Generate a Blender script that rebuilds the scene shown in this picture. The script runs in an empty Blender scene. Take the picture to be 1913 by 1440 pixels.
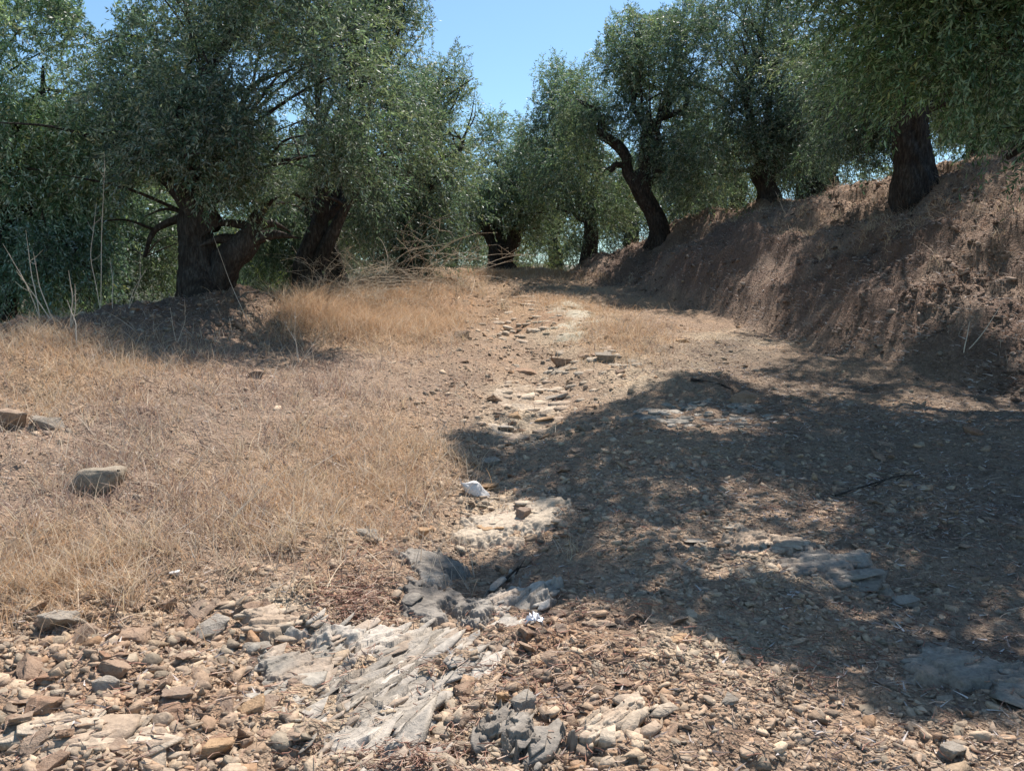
import bpy, bmesh, math, random
import numpy as np
from mathutils import Vector, noise as mnoise

random.seed(7)
rng = np.random.default_rng(7)
C = bpy.context.scene.collection
SC = bpy.context.scene

# ------------------------------------------------------------------ camera, sky, sun, exposure
F = 1501.0                      # focal length in photo pixels (photo is 1913 x 1440)
PITCH = math.radians(6.1)
CAMZ = 1.62
cam_d = bpy.data.cameras.new("camera")
cam_d.sensor_width = 36.0
cam_d.lens = 36.0 * F / 1913.0
cam_d.clip_start = 0.05
cam_d.clip_end = 2000
cam = bpy.data.objects.new("camera", cam_d)
C.objects.link(cam)
cam.location = (0, 0, CAMZ)
cam.rotation_euler = (math.pi / 2 - PITCH, 0, 0)
SC.camera = cam

SUN_EL = math.radians(60)
SUN_AZ = math.radians(24)       # to the right of straight ahead (+Y)
SUNV = np.array([math.sin(SUN_AZ) * math.cos(SUN_EL), math.cos(SUN_AZ) * math.cos(SUN_EL), math.sin(SUN_EL)])

world = bpy.data.worlds.new("World")
SC.world = world
world.use_nodes = True
wn = world.node_tree.nodes
wl = world.node_tree.links
bg = wn['Background']
sky = wn.new('ShaderNodeTexSky')
sky.sky_type = 'NISHITA'
sky.sun_disc = False
sky.sun_elevation = SUN_EL
sky.sun_rotation = SUN_AZ
sky.altitude = 200
sky.air_density = 1.0
sky.dust_density = 0.6
sky.ozone_density = 1.0
tint = wn.new('ShaderNodeMix'); tint.data_type = 'RGBA'; tint.blend_type = 'MULTIPLY'; tint.inputs[0].default_value = 1.0
tint.inputs[7].default_value = (0.84, 1.04, 1.10, 1)      # the clear, slightly cyan sky of the place
wl.new(sky.outputs[0], tint.inputs[6]); wl.new(tint.outputs[2], bg.inputs[0])
bg.inputs[1].default_value = 0.096

sun_d = bpy.data.lights.new("sun", 'SUN')
sun_d.energy = 5.0
sun_d.angle = math.radians(0.55)
sun_d.color = (1.0, 0.935, 0.885)
sun = bpy.data.objects.new("sun", sun_d)
C.objects.link(sun)
sun.rotation_euler = Vector(SUNV).to_track_quat('Z', 'Y').to_euler()
sun.location = (5, 20, 30)

SC.view_settings.view_transform = 'Standard'
SC.view_settings.look = 'None'
SC.view_settings.exposure = 0.76
SC.view_settings.gamma = 1.0

# ------------------------------------------------------------------ projection helpers
CP, SP = math.cos(PITCH), math.sin(PITCH)

def ray(px, py):
    a = (np.asarray(px, float) - 956.5) / F
    b = -(np.asarray(py, float) - 720.0) / F
    return np.stack([a, CP + b * SP, -SP + b * CP], -1)

def P(px, py, y):
    d = ray(px, py)
    t = y / d[..., 1]
    r = d * np.asarray(t)[..., None]
    r[..., 2] += CAMZ
    return r

def proj(p):
    x, y, z = p[..., 0], p[..., 1], p[..., 2] - CAMZ
    f = np.maximum(y * CP - z * SP, 0.3)
    u = y * SP + z * CP
    return 956.5 + F * x / f, 720 - F * u / f

# ------------------------------------------------------------------ noise
def _h(ix, iy, iz, seed):
    n = (ix.astype(np.int64) * 374761393 + iy.astype(np.int64) * 668265263 + iz.astype(np.int64) * 2147483647 + seed * 1274126177) & 0xffffffff
    n = ((n ^ (n >> 13)) * 1274126177) & 0xffffffff
    n = ((n ^ (n >> 15)) * 2246822519) & 0xffffffff
    n = n ^ (n >> 16)
    return (n & 0xffff) / 65535.0

def vn2(x, y, seed=0):
    x = np.asarray(x, float); y = np.asarray(y, float)
    ix = np.floor(x); iy = np.floor(y)
    fx = x - ix; fy = y - iy
    fx = fx * fx * fx * (fx * (fx * 6 - 15) + 10); fy = fy * fy * fy * (fy * (fy * 6 - 15) + 10)
    z = np.zeros_like(ix)
    a = _h(ix, iy, z, seed); b = _h(ix + 1, iy, z, seed)
    c = _h(ix, iy + 1, z, seed); d = _h(ix + 1, iy + 1, z, seed)
    return (a * (1 - fx) + b * fx) * (1 - fy) + (c * (1 - fx) + d * fx) * fy - 0.5

def vn3(x, y, zz, seed=0):
    ix = np.floor(x); iy = np.floor(y); iz = np.floor(zz)
    fx = x - ix; fy = y - iy; fz = zz - iz
    fx = fx * fx * (3 - 2 * fx); fy = fy * fy * (3 - 2 * fy); fz = fz * fz * (3 - 2 * fz)
    r = 0
    for k in (0, 1):
        a = _h(ix, iy, iz + k, seed); b = _h(ix + 1, iy, iz + k, seed)
        c = _h(ix, iy + 1, iz + k, seed); d = _h(ix + 1, iy + 1, iz + k, seed)
        v = (a * (1 - fx) + b * fx) * (1 - fy) + (c * (1 - fx) + d * fx) * fy
        r = r + v * (fz if k else 1 - fz)
    return r - 0.5

def fbm(x, y, f, oct=4, seed=0, gain=0.5):
    r = 0; a = 1.0
    x = np.asarray(x, float) * f; y = np.asarray(y, float) * f
    for o in range(oct):
        r = r + a * vn2(x, y, seed + o * 17)
        x, y = (x * 0.8 - y * 0.6) * 2.03 + 5.3, (x * 0.6 + y * 0.8) * 2.03 + 1.7
        a *= gain
    return r

def ss(a, b, v):
    t = np.clip((v - a) / (b - a), 0, 1)
    return t * t * (3 - 2 * t)

# ------------------------------------------------------------------ the lie of the land
def foot_x(y):      # foot of the right bank
    return np.interp(y, [-20, 3, 7, 9.2, 11.5, 14, 16.5, 18.4, 20, 22, 26, 40], [5.6, 5.2, 4.45, 3.75, 3.6, 3.2, 2.4, 1.75, 1.3, 1.35, 2.2, 4.0])

def berm_x(y):
    return np.interp(y, [-20, 2, 5, 7, 8, 10.3, 13, 16, 20, 26], [-6.5, -5.6, -5.0, -4.7, -4.4, -3.75, -2.9, -2.6, -2.3, -2.2])

def berm_h(y):
    return np.interp(y, [-20, 0, 5, 7, 10, 13, 16, 20, 25], [0.1, 0.15, 0.45, 0.60, 0.62, 0.48, 0.32, 0.2, 0.0])

def gully_x(y):
    return np.interp(y, [0, 3, 4, 5.2, 6.3, 8, 10, 12, 15, 18], [-0.9, -0.3, -0.15, -0.2, 0.05, 0.35, 0.15, -0.2, -0.5, -0.6])

def H(x, y, fine=True):
    x = np.asarray(x, float); y = np.asarray(y, float)
    base = np.interp(y, [-200, -20, 0, 10, 18, 23, 26, 34, 60, 200, 600], [-14, -2.0, 0.0, 1.02, 1.95, 2.40, 2.48, 1.8, -0.5, -10, -14])
    z = base.copy()
    # right bank
    wob = 0.32 * fbm(y, x * 0.3, 0.55, 3, 11)
    s = np.maximum(x - foot_x(y) + wob * ss(0, 3, x), 0)
    top = np.interp(y, [0, 8, 12, 14.5, 18, 22, 30], [1.95, 2.35, 2.75, 2.3, 1.72, 1.25, 0.5])
    z = z + top * (0.12 * (1 - np.exp(-(s / 0.5) ** 1.6)) + 0.88 * (1 - np.exp(-(s / 2.5) ** 1.25))) + 0.05 * np.minimum(s, 30)
    # left berm and the drop beyond it
    bx = berm_x(y); bh = berm_h(y)
    u = x - bx
    wr = np.interp(y, [4, 7, 9, 12, 18], [3.4, 2.5, 1.35, 1.6, 2.2])
    right = bh * np.exp(-(np.maximum(u, 0) / wr) ** 2.0 * 1.6)
    left = bh - 0.38 * np.maximum(-u, 0) + 0.03 * np.minimum(np.maximum(-u, 0) ** 2, 25)
    left = np.maximum(left, -1.9 - 0.03 * np.abs(u))
    z = z + np.where(u > 0, right, left)
    # worn gully of the track and its centre strip
    g = x - gully_x(y) + 0.25 * fbm(y, 0 * y, 0.8, 2, 5)
    z = z - 0.13 * np.exp(-(g / 0.42) ** 2) * ss(1.5, 3.5, y) * (1 - ss(14, 20, y))
    z = z + 0.07 * np.exp(-((x - np.interp(y, [5, 9, 12, 15], [1.6, 1.9, 1.25, 0.7])) / 0.5) ** 2) * ss(6, 8, y)
    # swell that throws the thin shade line near the crest
    z = z + 0.14 * np.exp(-((y - 19.6 + 0.5 * fbm(x, 0 * x, 0.6, 2, 8)) / 0.35) ** 2) * ss(-3.5, -2, x) * (1 - ss(1, 2.5, x))
    if fine:
        z = z + 0.16 * fbm(x, y, 0.5, 2, 1)
        z = z + 0.075 * fbm(x, y, 1.7, 3, 2)
        rough = 0.5 + ss(0, 1.2, x - foot_x(y)) * 0.7 + 1.3 * np.exp(-((x - bx) / 1.4) ** 2)
        z = z + 0.055 * rough * fbm(x, y, 5.5, 4, 3, 0.6)
        rub = ss(4.6, 3.0, y + 0.35 * (x + 1)) * ss(1.6, 0.2, x)
        z = z + rub * (0.075 * np.abs(fbm(x, y, 3.6, 4, 77, 0.6)) - 0.02)
        z = z + 0.03 * ss(0.15, 0.4, fbm(x, y, 1.1, 2, 78)) * np.abs(fbm(x * 0.5 + y * 0.2, y * 1.4, 9, 3, 79))
        bank = ss(0, 1.0, x - foot_x(y)) * (1 - ss(4, 7, x - foot_x(y)))
        q_ = x + 0.22 * y
        z = z + bank * (0.40 * fbm(q_ * 1.1, y * 0.38, 1.0, 3, 31, 0.55) + 0.16 * np.abs(fbm(q_ * 1.4, y * 0.7, 1.8, 3, 33, 0.6)) - 0.03 + 0.10 * fbm(x, y, 3.0, 3, 37, 0.6))
    return z

def G(px, py, fine=True):
    """photo pixel -> point on the ground"""
    px = np.atleast_1d(np.asarray(px, float)); py = np.atleast_1d(np.asarray(py, float))
    d = ray(px, py)
    ts = np.geomspace(1.2, 60, 150)
    hit = np.full(px.shape, 60.0); done = np.zeros(px.shape, bool)
    prev = np.full(px.shape, 1.2)
    for t in ts:
        p = d * t
        below = (CAMZ + p[:, 2]) < H(p[:, 0], p[:, 1], fine)
        new = below & ~done
        hit[new] = (t + prev[new]) / 2
        done |= below
        prev[:] = t
        if done.all(): break
    lo = hit / 1.04; hi = hit * 1.02
    for _ in range(7):
        md = (lo + hi) / 2; p = d * md[:, None]
        b = (CAMZ + p[:, 2]) < H(p[:, 0], p[:, 1], fine)
        hi = np.where(b, md, hi); lo = np.where(b, lo, md)
    hit = (lo + hi) / 2
    p = d * hit[:, None]
    p[:, 2] = H(p[:, 0], p[:, 1], fine)
    return p

# ------------------------------------------------------------------ mesh helpers
def mesh_np(name, V, Fc, mats, mat_idx=None, col=None, smooth=False, loopcol=False):
    me = bpy.data.meshes.new(name)
    n, k = Fc.shape
    me.vertices.add(len(V)); me.vertices.foreach_set("co", np.ascontiguousarray(V, dtype=np.float32).ravel())
    me.loops.add(n * k); me.loops.foreach_set("vertex_index", np.ascontiguousarray(Fc, dtype=np.int32).ravel())
    me.polygons.add(n)
    me.polygons.foreach_set("loop_start", np.arange(0, n * k, k, dtype=np.int32))
    me.polygons.foreach_set("loop_total", np.full(n, k, dtype=np.int32))
    for m in mats: me.materials.append(m)
    if mat_idx is not None: me.polygons.foreach_set("material_index", np.ascontiguousarray(mat_idx, dtype=np.int32))
    if smooth: me.polygons.foreach_set("use_smooth", np.ones(n, dtype=bool))
    me.update(calc_edges=True)
    if col is not None:
        a = me.color_attributes.new("Col", 'FLOAT_COLOR', 'POINT')
        c4 = np.ones((len(V), 4), np.float32); c4[:, :3] = col
        a.data.foreach_set("color", c4.ravel())
    return me

def link(name, me, parent=None, loc=None):
    o = bpy.data.objects.new(name, me)
    C.objects.link(o)
    if parent is not None: o.parent = parent
    if loc is not None: o.location = loc
    return o

def tag(o, label=None, cat=None, group=None, kind=None):
    if label: o['label'] = label
    if cat: o['category'] = cat
    if group: o['group'] = group
    if kind: o['kind'] = kind
    return o

def empty(name, loc):
    o = bpy.data.objects.new(name, None)
    o.empty_display_size = 0.3
    C.objects.link(o); o.location = loc
    return o

def catmull(pts, n):
    p = np.array(pts, float)
    p = np.vstack([2 * p[0] - p[1], p, 2 * p[-1] - p[-2]])
    out = []
    for i in range(1, len(p) - 2):
        for t in np.linspace(0, 1, n, endpoint=False):
            out.append(0.5 * ((2 * p[i]) + (-p[i - 1] + p[i + 1]) * t + (2 * p[i - 1] - 5 * p[i] + 4 * p[i + 1] - p[i + 2]) * t * t + (-p[i - 1] + 3 * p[i] - 3 * p[i + 1] + p[i + 2]) * t ** 3))
    out.append(p[-2])
    return np.array(out)

def tube(pts, rad, sides=10, n=6, gnarl=0.0, ridges=0.0, seed=0, tip=True):
    """tapered tube along a smooth path; quads only"""
    pr = np.column_stack([np.array(pts, float), np.array(rad, float)])
    path = catmull(pr, n) if len(pts) > 1 else pr
    ctr = path[:, :3]; r = np.maximum(path[:, 3], 0.0015)
    tan = np.gradient(ctr, axis=0); tan /= np.linalg.norm(tan, axis=1)[:, None] + 1e-9
    ref = np.array([0.31, 0.95, 0.05])
    u = np.cross(tan, ref); u /= np.linalg.norm(u, axis=1)[:, None] + 1e-9
    w = np.cross(tan, u)
    a = np.linspace(0, 2 * math.pi, sides, endpoint=False)
    ca, sa = np.cos(a), np.sin(a)
    R = r[:, None] * np.ones(sides)[None]
    if gnarl or ridges:
        s = np.concatenate([[0], np.cumsum(np.linalg.norm(np.diff(ctr, axis=0), axis=1))])
        A = a[None] + s[:, None] * 1.1
        cx, cy = np.cos(A), np.sin(A)
        nz = vn3(cx * 1.7 + seed, cy * 1.7, s[:, None] * 2.1 + 0 * cx, seed)
        nz2 = vn3(cx * 4.5 + seed, cy * 4.5, s[:, None] * 3.0 + 0 * cx, seed + 3)
        rd = 1 - np.abs(2 * vn3(cx * 5 + seed, cy * 5, s[:, None] * 1.0 + 0 * cx, seed + 5))
        R = R * (1 + gnarl * (1.3 * nz + 0.6 * nz2)) + ridges * r[:, None] * (rd - 0.6)
    V = ctr[:, None] + R[..., None] * (ca[None, :, None] * u[:, None] + sa[None, :, None] * w[:, None])
    m = len(ctr)
    V = V.reshape(-1, 3)
    i = np.arange(m - 1)[:, None] * sides; j = np.arange(sides)[None]; j2 = (j + 1) % sides
    Fq = np.stack([i + j, i + j2, i + sides + j2, i + sides + j], -1).reshape(-1, 4)
    if tip:
        V = np.vstack([V, ctr[-1:] + tan[-1:] * r[-1] * 0.6])
        e = (m - 1) * sides; k = len(V) - 1
        cap = np.array([[e + q, e + (q + 1) % sides, e + (q + 2) % sides, k] for q in range(0, sides - 1, 2)])
        Fq = np.vstack([Fq, cap])
    return V, Fq

def merge(parts):
    Vs, Fs, o = [], [], 0
    for V, Fq in parts:
        Vs.append(V); Fs.append(Fq + o); o += len(V)
    return np.vstack(Vs), np.vstack(Fs)

# ------------------------------------------------------------------ materials
def mat(name):
    m = bpy.data.materials.new(name); m.use_nodes = True
    nt = m.node_tree
    return m, nt, nt.nodes, nt.links, nt.nodes['Principled BSDF']

def N(nt, typ, **kw):
    n = nt.nodes.new(typ)
    for k, v in kw.items():
        if k == 'inp':
            for kk, vv in v.items(): n.inputs[kk].default_value = vv
        else: setattr(n, k, v)
    return n

def ramp(nt, fac, stops):
    r = nt.nodes.new('ShaderNodeValToRGB')
    el = r.color_ramp.elements
    while len(el) > 1: el.remove(el[-1])
    el[0].position = stops[0][0]; el[0].color = (*stops[0][1], 1)
    for p, c in stops[1:]:
        e = el.new(p); e.color = (*c, 1)
    nt.links.new(fac, r.inputs[0])
    return r

def noise_node(nt, scale, detail=6, rough=0.6, coord=None):
    n = N(nt, 'ShaderNodeTexNoise', inp={'Scale': scale, 'Detail': detail, 'Roughness': rough})
    if coord is not None: nt.links.new(coord, n.inputs['Vector'])
    return n

def mixc(nt, fac, a, b, mode='MIX'):
    m = nt.nodes.new('ShaderNodeMix'); m.data_type = 'RGBA'; m.blend_type = mode
    for s, v in ((0, fac), (6, a), (7, b)):
        if hasattr(v, 'links'): nt.links.new(v, m.inputs[s])
        elif s == 0: m.inputs[0].default_value = v
        else: m.inputs[s].default_value = (*v, 1)
    return m.outputs[2]

def bump(nt, h, strength, dist, bsdf):
    b = N(nt, 'ShaderNodeBump', inp={'Strength': strength, 'Distance': dist})
    nt.links.new(h, b.inputs['Height']); nt.links.new(b.outputs[0], bsdf.inputs['Normal'])
    return b

def make_ground_mat():
    m, nt, nd, lk, b = mat('dry_earth')
    g = N(nt, 'ShaderNodeNewGeometry')
    att = N(nt, 'ShaderNodeVertexColor', layer_name='Col')
    n1 = noise_node(nt, 2.2, 8, 0.65, g.outputs['Position'])
    n2 = noise_node(nt, 28, 8, 0.7, g.outputs['Position'])
    n3 = noise_node(nt, 140, 4, 0.7, g.outputs['Position'])
    vo = N(nt, 'ShaderNodeTexVoronoi', inp={'Scale': 34.0, 'Randomness': 1.0}); lk.new(g.outputs['Position'], vo.inputs['Vector'])
    vo2 = N(nt, 'ShaderNodeTexVoronoi', inp={'Scale': 95.0, 'Randomness': 1.0}); lk.new(g.outputs['Position'], vo2.inputs['Vector'])
    r1 = ramp(nt, n1.outputs[0], [(0.3, (0.72, 0.66, 0.62)), (0.5, (1, 0.97, 0.93)), (0.7, (1.22, 1.12, 1.0))])
    c = mixc(nt, 1.0, att.outputs[0], r1.outputs[0], 'MULTIPLY')
    r2 = ramp(nt, n2.outputs[0], [(0.3, (0.55, 0.5, 0.47)), (0.5, (1, 1, 1)), (0.72, (1.45, 1.4, 1.35))])
    c = mixc(nt, 0.85, c, r2.outputs[0], 'MULTIPLY')
    # small stone chips of slightly different tone
    r3 = ramp(nt, vo2.outputs['Color'], [(0.0, (0.6, 0.56, 0.54)), (0.5, (1, 1, 1)), (1.0, (1.4, 1.34, 1.28))])
    c = mixc(nt, 0.6, c, r3.outputs[0], 'MULTIPLY')
    lk.new(c, b.inputs['Base Color'])
    b.inputs['Roughness'].default_value = 0.95
    b.inputs['Specular IOR Level'].default_value = 0.15
    a1 = N(nt, 'ShaderNodeMath', operation='MULTIPLY', inp={1: 0.8}); lk.new(vo.outputs[0], a1.inputs[0])
    a2 = N(nt, 'ShaderNodeMath', operation='ADD'); lk.new(a1.outputs[0], a2.inputs[0]); lk.new(n2.outputs[0], a2.inputs[1])
    a3 = N(nt, 'ShaderNodeMath', operation='MULTIPLY_ADD', inp={1: 0.5}); lk.new(vo2.outputs[0], a3.inputs[0]); lk.new(a2.outputs[0], a3.inputs[2])
    a4 = N(nt, 'ShaderNodeMath', operation='MULTIPLY_ADD', inp={1: 0.35}); lk.new(n3.outputs[0], a4.inputs[0]); lk.new(a3.outputs[0], a4.inputs[2])
    bump(nt, a4.outputs[0], 0.9, 0.03, b)
    return m

def make_vc_mat(name, rough=0.9, spec=0.2, bump_scale=None, bdist=0.01, var=0.0, translucent=0.0):
    """tone carried per piece in the mesh, with grain on top"""
    m, nt, nd, lk, b = mat(name)
    att = N(nt, 'ShaderNodeVertexColor', layer_name='Col')
    col = att.outputs[0]
    if bump_scale:
        g = N(nt, 'ShaderNodeNewGeometry')
        n = noise_node(nt, bump_scale, 6, 0.65, g.outputs['Position'])
        r = ramp(nt, n.outputs[0], [(0.3, (1 - var, 1 - var, 1 - var)), (0.7, (1 + var, 1 + var * 0.95, 1 + var * 0.85))])
        col = mixc(nt, 1.0, col, r.outputs[0], 'MULTIPLY')
        bump(nt, n.outputs[0], 0.8, bdist, b)
    lk.new(col, b.inputs['Base Color'])
    b.inputs['Roughness'].default_value = rough
    b.inputs['Specular IOR Level'].default_value = spec
    if translucent:
        t = N(nt, 'ShaderNodeBsdfTranslucent'); lk.new(col, t.inputs[0])
        mx = N(nt, 'ShaderNodeMixShader', inp={0: translucent})
        out = nd['Material Output']
        lk.new(b.outputs[0], mx.inputs[1]); lk.new(t.outputs[0], mx.inputs[2]); lk.new(mx.outputs[0], out.inputs[0])
    return m

def make_leaf_mat(name, top, under, trans):
    m, nt, nd, lk, b = mat(name)
    att = N(nt, 'ShaderNodeVertexColor', layer_name='Col')
    g = N(nt, 'ShaderNodeNewGeometry')
    c = mixc(nt, g.outputs['Backfacing'], top, under)
    c = mixc(nt, 1.0, c, att.outputs[0], 'MULTIPLY')
    lk.new(c, b.inputs['Base Color'])
    b.inputs['Roughness'].default_value = 0.52
    b.inputs['Specular IOR Level'].default_value = 0.5
    t = N(nt, 'ShaderNodeBsdfTranslucent')
    tc = mixc(nt, 1.0, att.outputs[0], trans, 'MULTIPLY'); lk.new(tc, t.inputs[0])
    mx = N(nt, 'ShaderNodeMixShader', inp={0: 0.36})
    out = nd['Material Output']
    lk.new(b.outputs[0], mx.inputs[1]); lk.new(t.outputs[0], mx.inputs[2]); lk.new(mx.outputs[0], out.inputs[0])
    return m

def make_bark_mat():
    m, nt, nd, lk, b = mat('olive_bark')
    g = N(nt, 'ShaderNodeNewGeometry')
    mp = N(nt, 'ShaderNodeMapping'); mp.inputs['Scale'].default_value = (1, 1, 0.28)
    lk.new(g.outputs['Position'], mp.inputs[0])
    n1 = noise_node(nt, 30, 8, 0.7, mp.outputs[0]); n2 = noise_node(nt, 3.2, 5, 0.6, g.outputs['Position'])
    vo = N(nt, 'ShaderNodeTexVoronoi', feature='DISTANCE_TO_EDGE', inp={'Scale': 22.0}); lk.new(mp.outputs[0], vo.inputs['Vector'])
    r = ramp(nt, n1.outputs[0], [(0.3, (0.026, 0.022, 0.02)), (0.5, (0.062, 0.053, 0.046)), (0.72, (0.16, 0.145, 0.125))])
    r2 = ramp(nt, n2.outputs[0], [(0.35, (0.75, 0.66, 0.6)), (0.65, (1.15, 1.15, 1.15))])
    c = mixc(nt, 1.0, r.outputs[0], r2.outputs[0], 'MULTIPLY')
    lk.new(c, b.inputs['Base Color']); b.inputs['Roughness'].default_value = 0.92; b.inputs['Specular IOR Level'].default_value = 0.15
    a = N(nt, 'ShaderNodeMath', operation='ADD'); lk.new(n1.outputs[0], a.inputs[0]); lk.new(vo.outputs[0], a.inputs[1])
    bump(nt, a.outputs[0], 1.0, 0.04, b)
    return m

def make_stone_mat(name, stops, white=False):
    m, nt, nd, lk, b = mat(name)
    oi = N(nt, 'ShaderNodeObjectInfo'); tc = N(nt, 'ShaderNodeTexCoord')
    g = N(nt, 'ShaderNodeNewGeometry')
    r = ramp(nt, oi.outputs['Random'], stops)
    n1 = noise_node(nt, 26, 8, 0.68, g.outputs['Position']); n2 = noise_node(nt, 120, 5, 0.7, g.outputs['Position'])
    r1 = ramp(nt, n1.outputs[0], [(0.3, (0.66, 0.6, 0.56)), (0.5, (1, 1, 1)), (0.7, (1.3, 1.27, 1.22))])
    c = mixc(nt, 0.4 if white else 0.9, r.outputs[0], r1.outputs[0], 'MULTIPLY')
    r2 = ramp(nt, n2.outputs[0], [(0.35, (0.8, 0.78, 0.76)), (0.65, (1.15, 1.15, 1.15))])
    c = mixc(nt, 0.8, c, r2.outputs[0], 'MULTIPLY')
    lk.new(c, b.inputs['Base Color']); b.inputs['Roughness'].default_value = 0.95; b.inputs['Specular IOR Level'].default_value = 0.12
    a = N(nt, 'ShaderNodeMath', operation='MULTIPLY_ADD', inp={1: 0.5}); lk.new(n2.outputs[0], a.inputs[0]); lk.new(n1.outputs[0], a.inputs[2])
    bump(nt, a.outputs[0], 0.9, 0.016, b)
    return m

M_ground = make_ground_mat()
M_leaf = make_leaf_mat('olive_leaf', (0.061, 0.104, 0.056), (0.30, 0.36, 0.28), (0.145, 0.215, 0.09))
M_bark = make_bark_mat()
M_grass = make_vc_mat('dry_grass_blades', 0.75, 0.3, translucent=0.35)
M_litter = make_vc_mat('dead_leaves', 0.8, 0.3, translucent=0.15)
M_gravel = make_vc_mat('stone_chips', 0.95, 0.12, 60, 0.008, 0.28)
M_outcrop = make_vc_mat('bedrock', 0.92, 0.15, 45, 0.012, 0.3)
M_stone = make_stone_mat('field_stone', [(0.0, (0.29, 0.20, 0.14)), (0.25, (0.35, 0.25, 0.175)), (0.5, (0.25, 0.185, 0.14)), (0.75, (0.36, 0.27, 0.195)), (1.0, (0.30, 0.18, 0.115))])
M_grey = make_stone_mat('grey_schist', [(0.0, (0.27, 0.235, 0.19)), (1.0, (0.36, 0.32, 0.265))])
M_ochre = make_stone_mat('ochre_stone', [(0.0, (0.40, 0.26, 0.15)), (1.0, (0.44, 0.30, 0.18))])
M_white = make_stone_mat('white_limestone', [(0.0, (0.74, 0.72, 0.68)), (1.0, (0.78, 0.76, 0.72))], True)
M_green = make_leaf_mat('weed_leaf', (0.07, 0.11, 0.035), (0.1, 0.13, 0.06), (0.12, 0.17, 0.04))

# ------------------------------------------------------------------ ground sheet
def blobw(px, py, lst):
    w = np.zeros_like(px)
    for (cx, cy, rx, ry) in lst:
        w = np.maximum(w, np.exp(-(((px - cx) / rx) ** 2 + ((py - cy) / ry) ** 2)))
    return w

Z_GOLD = [(680, 600, 150, 60), (760, 540, 130, 40), (950, 515, 140, 16), (1010, 565, 120, 18), (1190, 640, 60, 45), (700, 860, 130, 90), (100, 1060, 190, 80), (480, 930, 150, 90), (90, 690, 110, 60), (560, 980, 120, 60)]
Z_WEED = [(250, 800, 330, 130), (600, 740, 260, 80), (350, 960, 260, 110), (60, 950, 150, 130), (420, 660, 140, 50)]
Z_CLAY = [(950, 960, 70, 45), (1050, 620, 90, 40), (900, 1010, 110, 30), (1180, 690, 120, 40), (700, 1320, 190, 130), (1380, 650, 110, 20), (960, 760, 70, 40), (1330, 1240, 130, 60), (520, 1150, 70, 30), (950, 1380, 80, 60), (1500, 1050, 160, 40), (1060, 570, 60, 20)]
Z_RED = [(640, 1090, 80, 40), (1190, 1330, 130, 50), (740, 1000, 80, 40), (250, 1300, 200, 60), (1000, 590, 60, 30), (1100, 1200, 80, 40), (800, 580, 80, 30)]

def ground_colour(p):
    x, y = p[:, 0], p[:, 1]
    px, py = proj(p)
    px = px + 110 * fbm(x, y, 1.1, 4, 40); py = py + 60 * fbm(x, y, 1.1, 4, 41)
    col = np.tile(np.array([0.35, 0.262, 0.19]), (len(p), 1))
    def lay(w, c):
        nonlocal col
        w = np.clip(w, 0, 1)[:, None]
        col = col * (1 - w) + np.array(c) * w
    lay(0.85 * blobw(px, py, Z_WEED), (0.29, 0.225, 0.18))
    lay(0.9 * blobw(px, py, Z_GOLD), (0.40, 0.29, 0.185))
    lay(0.9 * blobw(px, py, Z_CLAY), (0.50, 0.42, 0.31))
    lay(0.75 * blobw(px, py, Z_RED), (0.35, 0.225, 0.145))
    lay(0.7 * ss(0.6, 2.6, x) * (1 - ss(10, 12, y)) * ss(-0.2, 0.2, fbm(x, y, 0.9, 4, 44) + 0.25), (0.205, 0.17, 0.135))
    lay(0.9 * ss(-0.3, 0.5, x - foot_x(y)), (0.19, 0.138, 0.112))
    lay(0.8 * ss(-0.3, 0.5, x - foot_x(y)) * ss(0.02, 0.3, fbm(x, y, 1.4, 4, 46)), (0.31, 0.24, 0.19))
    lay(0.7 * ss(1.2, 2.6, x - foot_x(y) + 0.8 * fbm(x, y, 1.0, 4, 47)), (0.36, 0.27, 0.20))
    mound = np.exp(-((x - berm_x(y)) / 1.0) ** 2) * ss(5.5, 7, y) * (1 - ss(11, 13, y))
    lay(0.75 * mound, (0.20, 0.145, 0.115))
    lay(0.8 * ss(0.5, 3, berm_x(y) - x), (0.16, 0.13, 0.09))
    lay(0.5 * ss(19, 22, y) * ss(-4, -2, x) * (1 - ss(1, 2, x)), (0.40, 0.26, 0.15))
    return col

ys = np.concatenate([[-200, -120, -60, -30, -15, -8, -4, -2, -0.5, 0.3, 0.8], np.geomspace(1.2, 30, 640), np.geomspace(31, 700, 50)])
uc = np.concatenate([-1 - np.geomspace(0.02, 60, 22)[::-1], np.linspace(-1, 1, 620), 1 + np.geomspace(0.02, 60, 22)])
Y, U = np.meshgrid(ys, uc, indexing='ij')
X = U * (np.clip(Y, 0.5, 30) * 0.78 + 0.9)
# jitter so the sheet has no visible rows
jit = (np.abs(U) < 0.99) & (Y > 1.25) & (Y < 29)
X = X + jit * (rng.random(X.shape) - 0.5) * 0.5 * (Y * 0.78 + 0.9) * 2 / 620
Z = H(X, Y)
pts = np.stack([X, Y, Z], -1).reshape(-1, 3)
nr, nc = Y.shape
ii = (np.arange(nr - 1)[:, None] * nc + np.arange(nc - 1)[None])
Fg = np.stack([ii, ii + 1, ii + nc + 1, ii + nc], -1).reshape(-1, 4)
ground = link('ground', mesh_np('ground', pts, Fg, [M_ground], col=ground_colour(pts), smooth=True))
tag(ground, kind='structure')

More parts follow.
